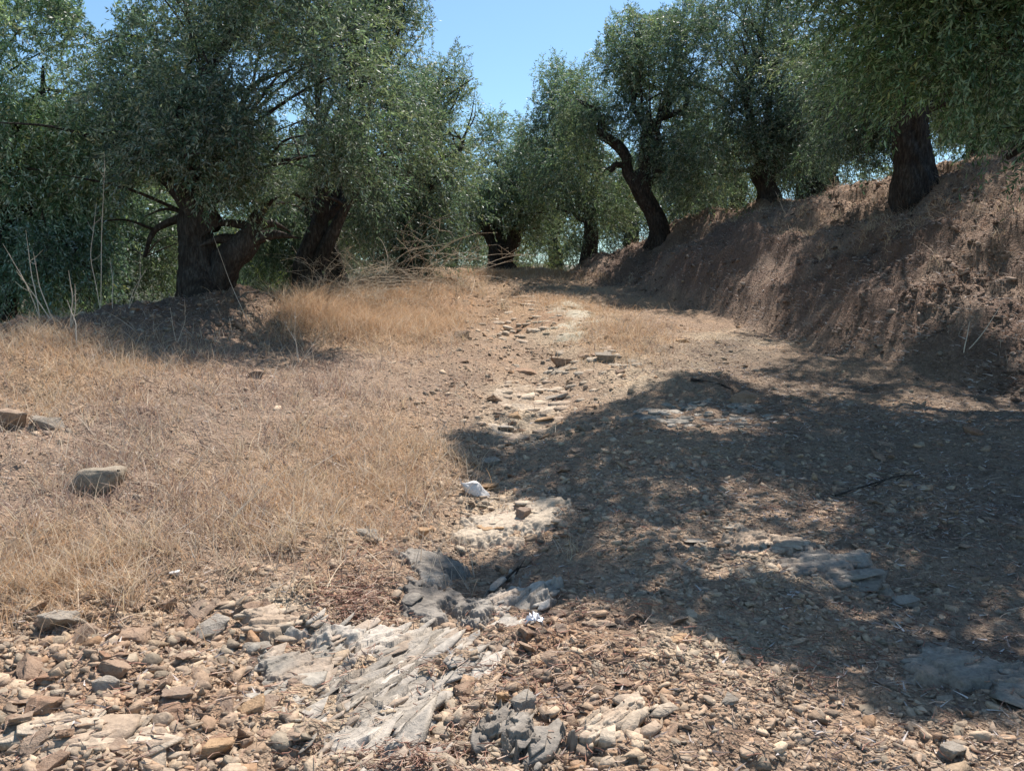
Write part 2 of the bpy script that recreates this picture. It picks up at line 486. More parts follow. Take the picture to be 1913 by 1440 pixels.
def hull_template(seed, npts=11, flat=0.5, detail=0):
    rd = random.Random(seed)
    bm = bmesh.new()
    sk = rd.uniform(-0.4, 0.4)
    for _ in range(npts):
        v = Vector((rd.choice((-1, 1)) * rd.uniform(0.35, 1.0), rd.choice((-1, 1)) * rd.uniform(0.3, 1.0), rd.choice((-1, 1)) * rd.uniform(0.55, 1.0)))
        if abs(v.x) + abs(v.y) > 1.55: v.x *= 0.8; v.y *= 0.8
        bm.verts.new((v.x + sk * v.z, v.y * 0.72, v.z * flat))
    r = bmesh.ops.convex_hull(bm, input=bm.verts)
    bmesh.ops.delete(bm, geom=list({g for g in r['geom_interior'] + r['geom_unused'] if isinstance(g, bmesh.types.BMVert)}), context='VERTS')
    if detail:
        bmesh.ops.dissolve_limit(bm, angle_limit=math.radians(14), verts=bm.verts, edges=bm.edges)
        bmesh.ops.bevel(bm, geom=bm.edges[:], offset=0.05, segments=1, affect='EDGES')
        bmesh.ops.triangulate(bm, faces=bm.faces)
        for _ in range(detail):
            bmesh.ops.subdivide_edges(bm, edges=[e for e in bm.edges if e.calc_length() > 0.13], cuts=1)
            bmesh.ops.triangulate(bm, faces=[f for f in bm.faces if len(f.verts) > 3])
        for v in bm.verts:
            n = mnoise.noise(v.co * 2.2 + Vector((seed, 0, 0))) * 0.14 + mnoise.noise(v.co * 6 + Vector((0, seed, 0))) * 0.05
            lay = 0.03 * math.sin(v.co.z * 26 + 2.5 * mnoise.noise(v.co * 2))
            v.co += v.co.normalized() * n
            v.co.x *= 1 + lay; v.co.y *= 1 + lay
    bmesh.ops.triangulate(bm, faces=bm.faces)
    bmesh.ops.recalc_face_normals(bm, faces=bm.faces)
    bm.verts.ensure_lookup_table(); bm.verts.index_update()
    V = np.array([v.co[:] for v in bm.verts]); T = np.array([[v.index for v in f.verts] for f in bm.faces])
    bm.free()
    return V, T

def slab_template(seed, th=0.3):
    """a broken flat flake: straight-edged outline, flat top, chipped rim"""
    rd = random.Random(seed); n = rd.choice((4, 5, 5, 6, 7))
    an = sorted(rd.uniform(0, 6.283) for _ in range(n))
    an = [a * 0.45 + 0.55 * (6.283 * i / n) for i, a in enumerate(an)]
    bm = bmesh.new(); sx, sy = rd.uniform(-.25, .25), rd.uniform(-.2, .2)
    for z, k in ((-th, rd.uniform(.85, 1.05)), (th * rd.uniform(.3, .8), 1.0), (th, rd.uniform(.72, .92))):
        for a in an:
            r_ = rd.uniform(.86, 1.0)
            bm.verts.new((math.cos(a) * r_ * k + sx * z, math.sin(a) * .75 * r_ * k + sy * z, z + rd.uniform(-.05, .05)))
    r = bmesh.ops.convex_hull(bm, input=bm.verts)
    bmesh.ops.delete(bm, geom=list({g for g in r['geom_interior'] + r['geom_unused'] if isinstance(g, bmesh.types.BMVert)}), context='VERTS')
    bmesh.ops.triangulate(bm, faces=bm.faces); bmesh.ops.recalc_face_normals(bm, faces=bm.faces)
    bm.verts.ensure_lookup_table(); bm.verts.index_update()
    V = np.array([v.co[:] for v in bm.verts]); T = np.array([[v.index for v in f.verts] for f in bm.faces])
    bm.free()
    return V, T

def rotmats(yaw, tx, ty):
    cz, sz = np.cos(yaw), np.sin(yaw); cx, sx = np.cos(tx), np.sin(tx); cy, sy = np.cos(ty), np.sin(ty)
    n = len(yaw); R = np.zeros((n, 3, 3)); o = np.zeros(n); e = np.ones(n)
    Rz = np.stack([np.stack([cz, -sz, o], -1), np.stack([sz, cz, o], -1), np.stack([o, o, e], -1)], 1)
    Rx = np.stack([np.stack([e, o, o], -1), np.stack([o, cx, -sx], -1), np.stack([o, sx, cx], -1)], 1)
    Ry = np.stack([np.stack([cy, o, sy], -1), np.stack([o, e, o], -1), np.stack([-sy, o, cy], -1)], 1)
    return Rx @ Ry @ Rz

def scatter(templates, pos, scale, cols, tilt=0.35, seed=0):
    r = np.random.default_rng(seed)
    Vs, Fs, Cs, off = [], [], [], 0
    idx = r.integers(0, len(templates), len(pos))
    for k, (TV, TF) in enumerate(templates):
        s = idx == k; n = s.sum()
        if not n: continue
        R = rotmats(r.random(n) * 6.28, r.normal(0, tilt, n), r.normal(0, tilt, n))
        V = np.einsum('nij,vj->nvi', R, TV) * scale[s][:, None, None] + pos[s][:, None]
        Vs.append(V.reshape(-1, 3)); Fs.append((TF[None] + (np.arange(n) * len(TV))[:, None, None]).reshape(-1, 3) + off)
        Cs.append(np.repeat(cols[s], len(TV), axis=0)); off += n * len(TV)
    return np.vstack(Vs), np.vstack(Fs), np.vstack(Cs)

# ------------------------------------------------------------------ bedrock outcrops
OUTS = []
def out_mask(x, y):
    w = np.zeros_like(x)
    for (cx, cy, rx, ry, seed, edge) in OUTS:
        r = np.sqrt(((x - cx) / rx) ** 2 + ((y - cy) / ry) ** 2) + 1.0 * fbm(x, y, 2.2 / max(rx, ry) * 0.8, 5, seed, 0.6)
        w = np.maximum(w, 1 - ss(1 - edge, 1.02, r))
    return w

plate_T = [slab_template(800 + k, 0.9) for k in range(30)]

def outcrop(px0, py0, px1, py1, label, seed, cols, sheet=0.0, plates=200, strike=0.9, size=(0.09, 0.035, 0.012), tilt=0.5, hgt=0.02, n=150, amp=0.03, dust=(0.35, 0.262, 0.19), lay_=1.0):
    """bedrock breaking through the soil: a worn sheet and, on it, the broken edges of its layers"""
    r = np.random.default_rng(seed)
    g = G([px0, px1, (px0 + px1) / 2, (px0 + px1) / 2], [(py0 + py1) / 2, (py0 + py1) / 2, py0, py1], False)
    cx, cy = (g[0, 0] + g[1, 0]) / 2, (g[2, 1] + g[3, 1]) / 2
    rx, ry = abs(g[1, 0] - g[0, 0]) / 2 * 1.15, abs(g[2, 1] - g[3, 1]) / 2 * 1.15
    OUTS.append((cx, cy, rx, ry, seed, 0.6))
    cols = np.array(cols, float)
    def mask(x, y):
        q = np.sqrt(((x - cx) / rx) ** 2 + ((y - cy) / ry) ** 2) + 1.0 * fbm(x, y, 2.2 / max(rx, ry) * 0.8, 5, seed, 0.6)
        return 1 - ss(0.4, 1.02, q)
    ca, sa = math.cos(strike), math.sin(strike)
    Vs, Fs, Cs, off = [], [], [], 0
    if sheet != 0:
        a = np.linspace(-1.3, 1.3, n); A, B = np.meshgrid(a, a, indexing='ij')
        x = cx + A * rx; y = cy + B * ry; m = mask(x, y)
        al = (x - cx) * ca + (y - cy) * sa; ac = -(x - cx) * sa + (y - cy) * ca
        st = ac * 14 + 0.8 * fbm(al * 1.2, ac * 3, 1.5, 4, seed + 4); f = st - np.floor(st)
        st2 = ac * 46 + 1.4 * fbm(al * 1.3, ac * 3, 1.5, 4, seed + 7); f2 = st2 - np.floor(st2)
        brk = np.floor(al * 7 + 3 * vn2(np.floor(st) * 5.7, al * 0, seed + 3) + 0.5 * vn2(al * 9, ac * 30, seed))
        lv = _h(np.floor(st), brk, brk * 0, seed + 5)
        h = m * (hgt + amp * (0.8 * fbm(al * 0.4, ac, 4, 4, seed + 2, 0.5) + lay_ * (0.55 * (1 - f) * (0.35 + lv) + 0.45 * lv + 0.22 * (1 - f2) * (0.4 + vn2(np.floor(st2) * 5.1, al * 6, seed + 1)))))
        z = 0.35 * H(x, y) + 0.65 * H(x, y, False) + 0.35 * 0.0 + h - 0.05 * (1 - m) + sheet * np.minimum(m * 2.5, 1) - 0.012
        z = np.where(m < 0.02, H(x, y) - 0.08, z)
        t = np.clip(0.5 + 1.5 * fbm(al * 0.5, ac * 1.6, 4, 5, seed + 12), 0, 1).reshape(-1, 1)
        c = cols[0] * (1 - t) + cols[1] * t
        w = np.clip(ss(0.0, 0.35, fbm(x, y, 4, 5, seed + 20)) * 0.5 + 0.9 * ss(0.55, 0.05, m + 0.4 * fbm(x, y, 8, 4, seed + 21)), 0, 1).reshape(-1, 1)
        c = c * (1 - w) + np.array(dust) * w
        ii = (np.arange(n - 1)[:, None] * n + np.arange(n - 1)[None])
        km = (m[:-1, :-1] + m[1:, 1:] > 0.02).reshape(-1)
        q = np.stack([ii, ii + n, ii + n + 1, ii + 1], -1).reshape(-1, 4)[km]
        Vs.append(np.stack([x, y, z], -1).reshape(-1, 3)); Fs.append(np.vstack([q[:, :3], q[:, [0, 2, 3]]])); Cs.append(c); off = n * n
    if plates:
        x = cx + rx * 1.1 * r.uniform(-1, 1, plates * 5); y = cy + ry * 1.1 * r.uniform(-1, 1, plates * 5)
        k = r.random(plates * 5) < ss(0.12, 0.55, mask(x, y)); x, y = x[k][:plates], y[k][:plates]; p = len(x)
        z = (0.6 if sheet > 0 else 1.0) * H(x, y) + (0.4 if sheet > 0 else 0.0) * H(x, y, False) + max(sheet, 0) + hgt * mask(x, y)
        tilt = tilt * 0.55
        R = rotmats(strike + r.normal(0, 0.16, p), tilt + r.normal(0, 0.09, p), r.normal(0, 0.05, p))
        k = np.exp(r.normal(-0.1, 0.5, p))
        S = np.stack([size[0] * k * 0.8, size[1] * k * r.uniform(0.6, 1.5, p), size[2] * r.uniform(0.5, 1.3, p)], -1)
        idx = r.integers(0, len(plate_T), p)
        for q_, (TV, TF) in enumerate(plate_T):
            s_ = idx == q_; c_ = s_.sum()
            if not c_: continue
            V = np.einsum('nij,nvj->nvi', R[s_], TV[None] * S[s_][:, None, :]) + np.stack([x[s_], y[s_], z[s_] - S[s_][:, 1] * abs(math.sin(tilt)) * 0.5 - 0.45 * S[s_][:, 2] - 0.004], -1)[:, None]
            t = np.clip(r.random((c_, 1)) * 0.8 + 0.3 * fbm(x[s_], y[s_], 5, 3, seed + 5)[:, None] + 0.1, 0, 1)
            c = (cols[0] * (1 - t) + cols[1] * t) * r.uniform(0.85, 1.15, (c_, 1))
            du = (r.random((c_, 1)) < 0.22); c = np.where(du, c * 0.4 + np.array(dust) * 0.6, c)
            Vs.append(V.reshape(-1, 3)); Fs.append((TF[None] + (np.arange(c_) * len(TV))[:, None, None]).reshape(-1, 3) + off); Cs.append(np.repeat(c, len(TV), axis=0)); off += c_ * len(TV)
    o = link('bedrock_outcrop', mesh_np('bedrock_outcrop', np.vstack(Vs), np.vstack(Fs), [M_outcrop], col=np.vstack(Cs)))
    tag(o, label, 'rock outcrop')
    return o

WHITE = ((0.25, 0.22, 0.18), (0.46, 0.41, 0.345)); DARK = ((0.155, 0.138, 0.118), (0.29, 0.26, 0.22)); TAN = ((0.33, 0.26, 0.19), (0.47, 0.385, 0.29)); GREY = ((0.21, 0.19, 0.16), (0.36, 0.325, 0.27)); SHELF = ((0.19, 0.165, 0.135), (0.29, 0.255, 0.21)); CREAM = ((0.38, 0.31, 0.23), (0.47, 0.39, 0.295))
outcrop(540, 1185, 880, 1460, 'pale layered bedrock with slanting broken strata in the near foreground', 71, WHITE, 0.024, 120, 0.95, (0.085, 0.022, 0.006), 0.35, 0.012, 620, 0.032)
outcrop(440, 1190, 620, 1330, 'grey broken bedrock joining the pale layered bedrock on its left', 84, GREY, 0.012, 70, 0.9, (0.06, 0.028, 0.008), 0.4, 0.008, 300, 0.024, lay_=0.5)
outcrop(715, 1030, 890, 1110, 'dark smooth bedrock hump at the upper end of the twig litter', 72, DARK, 0.012, 0, 0.7, (0.07, 0.04, 0.014), 0.25, 0.02, 220, 0.026, (0.25, 0.21, 0.17), 0.25)
outcrop(720, 1095, 900, 1190, 'charcoal grey bedrock hump just above the pale layered bedrock', 73, DARK, 0.014, 8, 0.8, (0.05, 0.03, 0.008), 0.25, 0.025, 220, 0.028, (0.25, 0.21, 0.17), 0.3)
outcrop(850, 1065, 1030, 1170, 'pale grey sloping bedrock right of the two dark humps', 74, WHITE, 0.015, 50, 0.8, (0.05, 0.02, 0.008), 0.4, 0.012, 200, 0.022)
outcrop(860, 930, 1030, 1010, 'smooth cream bedrock slab exposed in the middle of the gully', 75, CREAM, 0.01, 14, 0.2, (0.05, 0.025, 0.008), 0.2, 0.008, 200, 0.010, lay_=0.15)
outcrop(0, 1370, 330, 1450, 'brown bedrock slab along the bottom left edge', 76, TAN, 0.015, 90, 0.3, (0.08, 0.04, 0.012), 0.3, 0.02, 130, 0.03)
outcrop(960, 640, 1180, 712, 'greenish rock ledge crossing the track in the middle distance', 77, ((0.25, 0.21, 0.16), (0.38, 0.32, 0.25)), -0.06, 46, 0.1, (0.10, 0.055, 0.03), 0.7, 0.02, 110, 0.03)
outcrop(910, 715, 1120, 800, 'line of tan rock plates edging the gully above the shade', 85, TAN, -0.06, 45, 0.2, (0.09, 0.05, 0.025), 0.5, 0.02)
outcrop(900, 545, 1040, 640, 'brown broken ledges in the upper gully near the crest', 86, TAN, -0.06, 50, -0.5, (0.12, 0.07, 0.04), 0.5, 0.03)
outcrop(1180, 745, 1420, 800, 'flat grey rock shelf at the top of the big shade', 78, GREY, -0.05, 90, 0.15, (0.07, 0.04, 0.018), 0.4, 0.015, 140, 0.03)
outcrop(1340, 985, 1500, 1035, 'tan flat rock shelf in a gap of the tree shade', 79, TAN, 0.006, 26, 0.1, (0.05, 0.026, 0.01), 0.25, 0.01, 110, 0.02)
outcrop(1440, 1015, 1640, 1075, 'grey flat rock shelf at right of the track in shade', 80, SHELF, 0.004, 46, 0.2, (0.05, 0.026, 0.010), 0.3, 0.01, 110, 0.02)
outcrop(980, 575, 1110, 640, 'olive grey worn rock hump on the upper track', 81, ((0.30, 0.27, 0.20), (0.42, 0.37, 0.28)), 0.02, 30, 0.1, (0.12, 0.06, 0.02), 0.15, 0.02, 110, 0.02)
outcrop(410, 1130, 570, 1180, 'smooth tan bedrock patch above the long pale slab', 82, TAN, 0.01, 16, 0.3, (0.06, 0.03, 0.01), 0.15, 0.012, 110, 0.015)
outcrop(1700, 1200, 1960, 1300, 'grey bedrock shelf at the right edge in shade', 83, SHELF, 0.004, 50, 0.2, (0.045, 0.026, 0.010), 0.3, 0.01, 110, 0.02)
outcrop(890, 1340, 1040, 1450, 'big dark grey layered rock tilted at the bottom centre', 87, ((0.18, 0.158, 0.132), (0.31, 0.275, 0.23)), 0.02, 26, 1.05, (0.07, 0.028, 0.008), 0.4, 0.04, 260, 0.03)
outcrop(1080, 1330, 1230, 1420, 'broken tan ledge right of the bottom centre rock', 88, TAN, 0.02, 34, 0.7, (0.055, 0.03, 0.014), 0.5, 0.03, 160, 0.03)

# ------------------------------------------------------------------ stones
def scatter_points(n, ymin, ymax, power=1.6, xw=0.70, seed=0):
    """points on the ground, thinning with distance"""
    r = np.random.default_rng(seed)
    u = r.random(n)
    a = 2 - power
    y = (ymin ** a + u * (ymax ** a - ymin ** a)) ** (1 / a)
    x = (r.random(n) * 2 - 1) * (y * xw + 0.5)
    return x, y

STONE_COLS = np.array([[0.32, 0.25, 0.19], [0.42, 0.34, 0.255], [0.25, 0.22, 0.18], [0.31, 0.275, 0.225], [0.33, 0.225, 0.15], [0.47, 0.39, 0.30], [0.20, 0.165, 0.135], [0.38, 0.29, 0.215], [0.28, 0.245, 0.20]])

STONE_COLS = STONE_COLS * np.array([1.0, 0.93, 0.84])
def rocky_w(x, y, z):
    p = np.stack([x, y, z], -1); px, py = proj(p)
    px = px + 90 * fbm(x, y, 1.3, 3, 60); py = py + 50 * fbm(x, y, 1.3, 3, 61)
    w = np.maximum(ss(1010, 1130, py - np.maximum(0, px - 500) * 0.12), blobw(px, py, [(1000, 700, 170, 150), (900, 900, 110, 140), (1000, 600, 80, 60), (1250, 900, 260, 160), (1450, 1050, 330, 200), (750, 1010, 200, 60), (1050, 560, 60, 30), (100, 780, 60, 30), (480, 610, 130, 50)]))
    w = w * (1 - 0.97 * ss(-0.2, 0.4, x - foot_x(y)))
    w = np.maximum(w, 0.10 * (py > 620))
    return w

def near_boost(px, py):
    return 1

small_T = [hull_template(100 + k, 9, random.uniform(0.22, 0.55)) for k in range(18)] + [slab_template(140 + k, random.uniform(0.14, 0.38)) for k in range(18)]
x, y = scatter_points(190000, 1.7, 20, 1.9, 0.72, 5)
z = H(x, y)
w = rocky_w(x, y, z) * (0.38 + 0.85 * ss(-0.15, 0.35, fbm(x, y, 2.6, 4, 66)))
keep = rng.random(len(x)) < w * (1 - 0.9 * ss(0.25, 0.6, out_mask(x, y)))
x, y, z = x[keep], y[keep], z[keep]
sc = np.clip(np.exp(rng.normal(math.log(0.0098), 0.55, len(x))), 0.004, 0.04) * (1 + 0.05 * y) * (1 - 0.2 * ss(0.2, 0.9, x) * ss(5, 3.5, y))
cols = STONE_COLS[rng.integers(0, len(STONE_COLS), len(x))] * (0.75 + 0.5 * rng.random((len(x), 1)))
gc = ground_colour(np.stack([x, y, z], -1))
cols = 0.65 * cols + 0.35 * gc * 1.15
# coarser rubble
xm, ym = scatter_points(26000, 1.8, 19, 1.7, 0.72, 15)
zm = H(xm, ym)
pxm, pym = proj(np.stack([xm, ym, zm], -1))
wm = np.maximum(ss(1090, 1190, pym - 0.12 * np.maximum(0, pxm - 500)) * (1 - 0.68 * ss(1150, 1400, pxm)), 0.6 * blobw(pxm, pym, [(1400, 950, 350, 200), (1000, 700, 130, 130), (950, 860, 110, 70), (760, 1000, 150, 50)])) * ss(-0.35, 0.15, fbm(xm, ym, 2.4, 3, 67))
gul = np.exp(-((xm - gully_x(ym) - 0.12) / (0.34 + 0.02 * ym)) ** 2) * ss(3.6, 4.6, ym) * (0.35 + 0.65 * ss(-0.2, 0.2, fbm(xm, ym, 1.5, 3, 70)))
wm = np.maximum(wm * 0.55, 0.95 * gul)
wm = np.maximum(wm, 0.5 * np.exp(-((xm - berm_x(ym) - 0.4) / 0.9) ** 2) * ss(6.5, 7.5, ym) * (1 - ss(10.5, 12, ym)))
km = rng.random(len(xm)) < wm * 0.8 * (1 - 0.93 * ss(0.15, 0.5, out_mask(xm, ym)))
xm, ym, zm = xm[km], ym[km], zm[km]
scm = (0.015 + 0.027 * rng.random(len(xm)) ** 2.2) * (1 + 0.06 * ym)
colm = STONE_COLS[rng.integers(0, len(STONE_COLS), len(xm))] * (0.75 + 0.45 * rng.random((len(xm), 1)))
# earth clods and stones of the bank
xb, yb = scatter_points(120000, 4, 24, 1.3, 0.75, 16)
sb = xb - foot_x(yb); kb = (rng.random(len(xb)) < 0.75 * ss(-0.2, 0.3, sb) * (1 - ss(3.5, 6, sb)) * ss(-0.2, 0.2, fbm(xb, yb, 1.7, 3, 68)))
xb, yb = xb[kb], yb[kb]; zb = H(xb, yb)
scb = np.clip(np.exp(rng.normal(math.log(0.02), 0.6, len(xb))), 0.006, 0.075)
colb = np.array([[0.18, 0.125, 0.095], [0.26, 0.19, 0.145], [0.12, 0.085, 0.068], [0.33, 0.26, 0.21]])[rng.integers(0, 4, len(xb))] * (0.8 + 0.4 * rng.random((len(xb), 1)))
print('rubble', len(xm), 'clods', len(xb))
x = np.concatenate([x, xm, xb]); y = np.concatenate([y, ym, yb]); z = np.concatenate([z, zm, zb]); sc = np.concatenate([sc, scm, scb]); cols = np.vstack([cols, colm, colb])
V, T, Cc = scatter(small_T, np.stack([x, y, z - sc * 0.04], -1), sc, cols, 0.38, 3)
print('gravel', len(x), len(T))
gravel = link('gravel', mesh_np('gravel', V, T, [M_gravel], col=Cc))
tag(gravel, 'loose stone chips strewn over the dirt track', 'gravel', kind='stuff')

big_T = []
for k in range(26):
    tv, tt = hull_template(300 + k, 15, random.uniform(0.32, 0.7), 2)
    me = mesh_np('stone', tv, tt, [M_stone], smooth=True)
    try: me.set_sharp_from_angle(angle=math.radians(28))
    except Exception: pass
    big_T.append(me)

tv, tt = hull_template(951, 40, 0.62, 2)
for _k in range(2): tv = tv - 0.12 * tv * np.maximum(0, np.linalg.norm(tv * np.array([1, 1.3, 1.4]), axis=1)[:, None] - 0.85)
big_T.append(mesh_np('stone', tv, tt, [M_stone], smooth=True))

def place_stone(px, py, wpx, flat=1.0, material=None, yaw=None, tilt=0.15, label=None, group=None, name='stone', t=None, asp=1.0, sink=0.33):
    g = G([px], [py])[0]
    d = math.sqrt(g[0] ** 2 + g[1] ** 2)
    s = wpx / F * d * 0.5
    me = big_T[random.randrange(len(big_T)) if t is None else t]
    if material is not None and material is not M_stone:
        me = me.copy(); me.materials.clear(); me.materials.append(material)
    o = link(name, me)
    o.scale = (s, s * asp, s * flat)
    o.rotation_euler = (random.gauss(0, tilt), random.gauss(0, tilt), random.uniform(0, 6.28) if yaw is None else yaw)
    o.location = (g[0], g[1], g[2] + s * flat * 0.5 * (1 - 2 * sink))
    tag(o, label, 'stone', group)
    return o

M_ochre2 = make_stone_mat('lichen_stone', [(0.0, (0.30, 0.255, 0.195)), (1.0, (0.32, 0.27, 0.205))])
HERO = [
    (888, 922, 46, 1.9, M_white, 0.3, 'bright white chunky stone standing out at the left edge of the track', 3),
    (183, 908, 98, 0.85, M_ochre2, 0.1, 'large rounded tan stone sitting in the brown weeds at left', 26),
    (390, 1180, 84, 0.5, M_grey, 1.0, 'long pale grey slab tilted up among the rubble at lower left', 7),
    (688, 1002, 46, 1.1, M_grey, 0.2, 'squat grey stone beside the ochre dirt on the left verge', 9),
    (786, 1004, 44, 1.1, M_ochre, 0.8, 'angular tan stone right of the squat grey stone', 11),
    (1033, 1245, 52, 1.2, M_stone, 2.2, 'rounded brown-violet stone topping the little heap mid foreground', 2),
    (870, 1295, 52, 1.1, M_stone, 0.4, 'blocky brown stone on the right rim of the white bedrock', 13),
    (940, 1305, 40, 1.3, M_ochre, 1.3, 'upright ochre stone between two grey ones in the near rubble', 4),
    (978, 968, 36, 1.5, M_stone, 0.9, 'pointed brown stone at the head of the pale slab in the track', 6),
    (948, 806, 46, 0.9, M_grey, 0.1, 'grey stone on the edge of the first shade band', 8),
    (915, 868, 44, 0.8, M_grey, 0.6, 'smooth dark grey stone lying wholly in the shade of the gully', 10),
    (478, 704, 30, 1.0, M_stone, 0.5, 'wedge shaped brown stone below the shaded mound', 12),
    (1050, 682, 56, 0.55, M_stone, 0.2, 'flat brown stone slab on top of the ledge in mid track', 14),
    (985, 697, 46, 0.5, M_stone, 0.1, 'thin slab left of the ledge in mid track', 16),
    (1040, 744, 50, 0.55, M_grey, 0.1, 'low long grey stone in the gully above the shade', 18),
    (960, 780, 30, 0.9, M_ochre, 0.4, 'small orange block standing in the gully', 1),
    (1012, 787, 44, 0.5, M_ochre, 2.9, 'long ochre slab lying beside the small orange block', 3),
    (1095, 802, 30, 1.1, M_grey, 0.4, 'small upright grey stone where sun meets shade', 5),
    (862, 628, 36, 0.9, M_stone, 0.3, 'brown stone at the foot of the golden grass clump', 7),
    (93, 795, 52, 0.9, M_grey, 0.5, 'pale grey stone half sunk in weeds at far left', 9),
    (12, 795, 66, 1.0, M_stone, 0.2, 'big tan brown rock cut by the left edge of the photo', 11),
    (118, 620, 36, 0.9, M_grey, 0.3, 'pale stone on the crest of the left berm', 15),
    (325, 1073, 20, 0.9, M_white, 0.3, 'small cream stone where weeds give way to rubble', 17),
    (110, 1165, 76, 0.8, M_grey, 0.1, 'broad dull grey stone at the left fringe of the rubble', 19),
    (200, 1290, 52, 1.2, M_grey, 0.9, 'greenish grey block upright in the left rubble', 21),
    (400, 1408, 82, 0.9, M_ochre, 0.1, 'brown brick shaped stone near the bottom edge', 23),
    (975, 1320, 60, 1.1, M_grey, 0.7, 'faceted blue grey stone behind the big tilted rock', 22),
    (1140, 1360, 90, 0.8, M_stone, 0.5, 'broad tan stone right of the big tilted rock', 24),
    (1360, 1310, 46, 0.8, M_grey, 0.4, 'rounded grey stone half buried right of centre foreground', 25),
    (1780, 1408, 60, 0.8, M_grey, 0.4, 'dull grey stone in the sunlit gravel at lower right', 0),
    (1265, 1195, 52, 0.5, M_ochre, 0.4, 'flat tan slab at the sunny rim of the shade', 2),
    (1180, 1218, 36, 0.8, M_ochre, 0.4, 'orange brick like stone right of the stone heap', 4),
    (1120, 1215, 34, 0.7, M_stone, 1.2, 'dark red brown stone left of the orange brick like stone', 6),
    (1300, 1015, 60, 0.45, M_grey, 0.2, 'wide flat grey slab in the shaded centre of the track', 8),
    (1690, 1130, 54, 0.7, M_grey, 0.2, 'grey stone in deep shade at right', 10),
    (1385, 750, 60, 0.8, M_stone, 0.2, 'dark lump of rock where the shade begins right of the track', 12),
    (1130, 670, 50, 0.6, M_grey, 0.2, 'pale ledge stone with a white tip in mid track', 14),
    (1275, 640, 26, 0.8, M_ochre, 0.2, 'small tan stone at the end of the sunny grass strip', 16),
    (480, 1215, 60, 0.9, M_grey, 0.4, 'grey stone with a dark hollow under it beside the white bedrock', 18),
    (330, 1300, 64, 0.6, M_stone, 0.3, 'flat brown slab leaning in the left rubble', 20),
    (470, 1330, 60, 0.9, M_ochre, 0.3, 'orange tinged block left of the white bedrock', 22),
    (80, 1325, 70, 0.7, M_stone, 0.2, 'reddish flat stone low at the left edge', 24),
    (250, 1190, 70, 0.6, M_stone, 0.2, 'dark brown stone behind the long pale slab', 1),
    (905, 912, 46, 0.6, M_ochre, 2.6, 'long tan stone just behind the white stone', 3),
    (925, 990, 70, 0.5, M_ochre, 0.1, 'row stone of tan rock edging the pale slab', 5),
    (1610, 1385, 40, 0.5, M_stone, 0.2, 'tan chip of stone lying flat in the sunlit gravel', 7),
    (1655, 1277, 34, 0.6, M_stone, 0.2, 'small brown stone at the near edge of the big shade', 9),
]
for (px, py, wpx, fl, mm, yaw, lab, t) in HERO:
    place_stone(px, py, wpx, fl, mm, yaw, 0.12, lab, 'loose stones on the track', t=t)

# the bulk of the countable loose stones, by area
ZONES = [
    ((20, 1120, 560, 1435), 96, (22, 78), 'brown loose stone of the rubble in the lower left corner', 'rubble stones at lower left'),
    ((820, 1140, 1300, 1435), 60, (22, 66), 'tan or grey loose stone of the near rubble right of the white bedrock', 'rubble stones in the near centre'),
    ((860, 600, 1180, 1010), 46, (12, 38), 'flat brown loose stone in the gully of the track', 'stones in the gully'),
    ((1150, 800, 1850, 1300), 40, (16, 44), 'grey loose stone in the shaded part of the track', 'stones in the shade'),
    ((200, 560, 620, 680), 14, (16, 36), 'dark stone bedded in the shaded mound', 'stones on the mound'),
]
for (x0, y0, x1, y1), n, (s0, s1), lab, grp in ZONES:
    for k in range(n):
        px = random.uniform(x0, x1); py = random.uniform(y0, y1)
        w = s0 + (s1 - s0) * random.random() ** 1.9
        place_stone(px, py, w, random.uniform(0.28, 0.7), None, None, 0.32, lab, grp, asp=random.uniform(0.7, 1.1), sink=0.42)

# ------------------------------------------------------------------ grass, weeds, litter
def blades(x, y, length, width, lean, cols, seed=0, segs=2, zoff=0.0, curl=0.5, flat=0.0):
    """narrow tapering blades of dry grass standing or leaning on the ground"""
    r = np.random.default_rng(seed)
    n = len(x)
    z = H(x, y) + zoff
    p0 = np.stack([x, y, z - 0.01], -1)
    az = r.random(n) * 6.283
    hd = np.stack([np.cos(az), np.sin(az), np.zeros(n)], -1)
    th = np.abs(r.normal(0, 1, n)) * lean
    th = np.minimum(np.maximum(th, flat * r.uniform(0.75, 1.0, n)), 1.5)
    d0 = hd * np.sin(th)[:, None]; d0[:, 2] += np.cos(th)
    side = np.cross(d0, r.normal(0, 1, (n, 3))); side /= np.linalg.norm(side, axis=1)[:, None] + 1e-9
    bend = hd * (curl * r.random(n))[:, None] + np.array([0, 0, -1.0]) * (curl * 0.6 * r.random(n))[:, None]
    Vs = []
    for k in range(segs + 1):
        s = k / segs
        c = p0 + (d0 * s + bend * s * s) * length[:, None]
        wd = width * (1 - 0.85 * s)
        Vs.append(c - side * wd[:, None] * 0.5); Vs.append(c + side * wd[:, None] * 0.5)
    V = np.stack(Vs, 1)
    m = 2 * (segs + 1)
    fl = np.array([[2 * k, 2 * k + 1, 2 * k + 3, 2 * k + 2] for k in range(segs)])
    Fq = (fl[None] + (np.arange(n) * m)[:, None, None]).reshape(-1, 4)
    return V.reshape(-1, 3), Fq, np.repeat(cols, m, axis=0)

def pick(x, y, w):
    k = rng.random(len(x)) < w
    return x[k], y[k]

def pcoord(x, y, jx=60, jy=30):
    p = np.stack([x, y, H(x, y, False)], -1)
    px, py = proj(p)
    return px + jx * fbm(x, y, 1.5, 3, 90), py + jy * fbm(x, y, 1.5, 3, 91)

def tones(n, lst, var=0.3):
    a = np.array(lst)
    return a[rng.integers(0, len(a), n)] * (1 - var / 2 + var * rng.random((n, 1)))

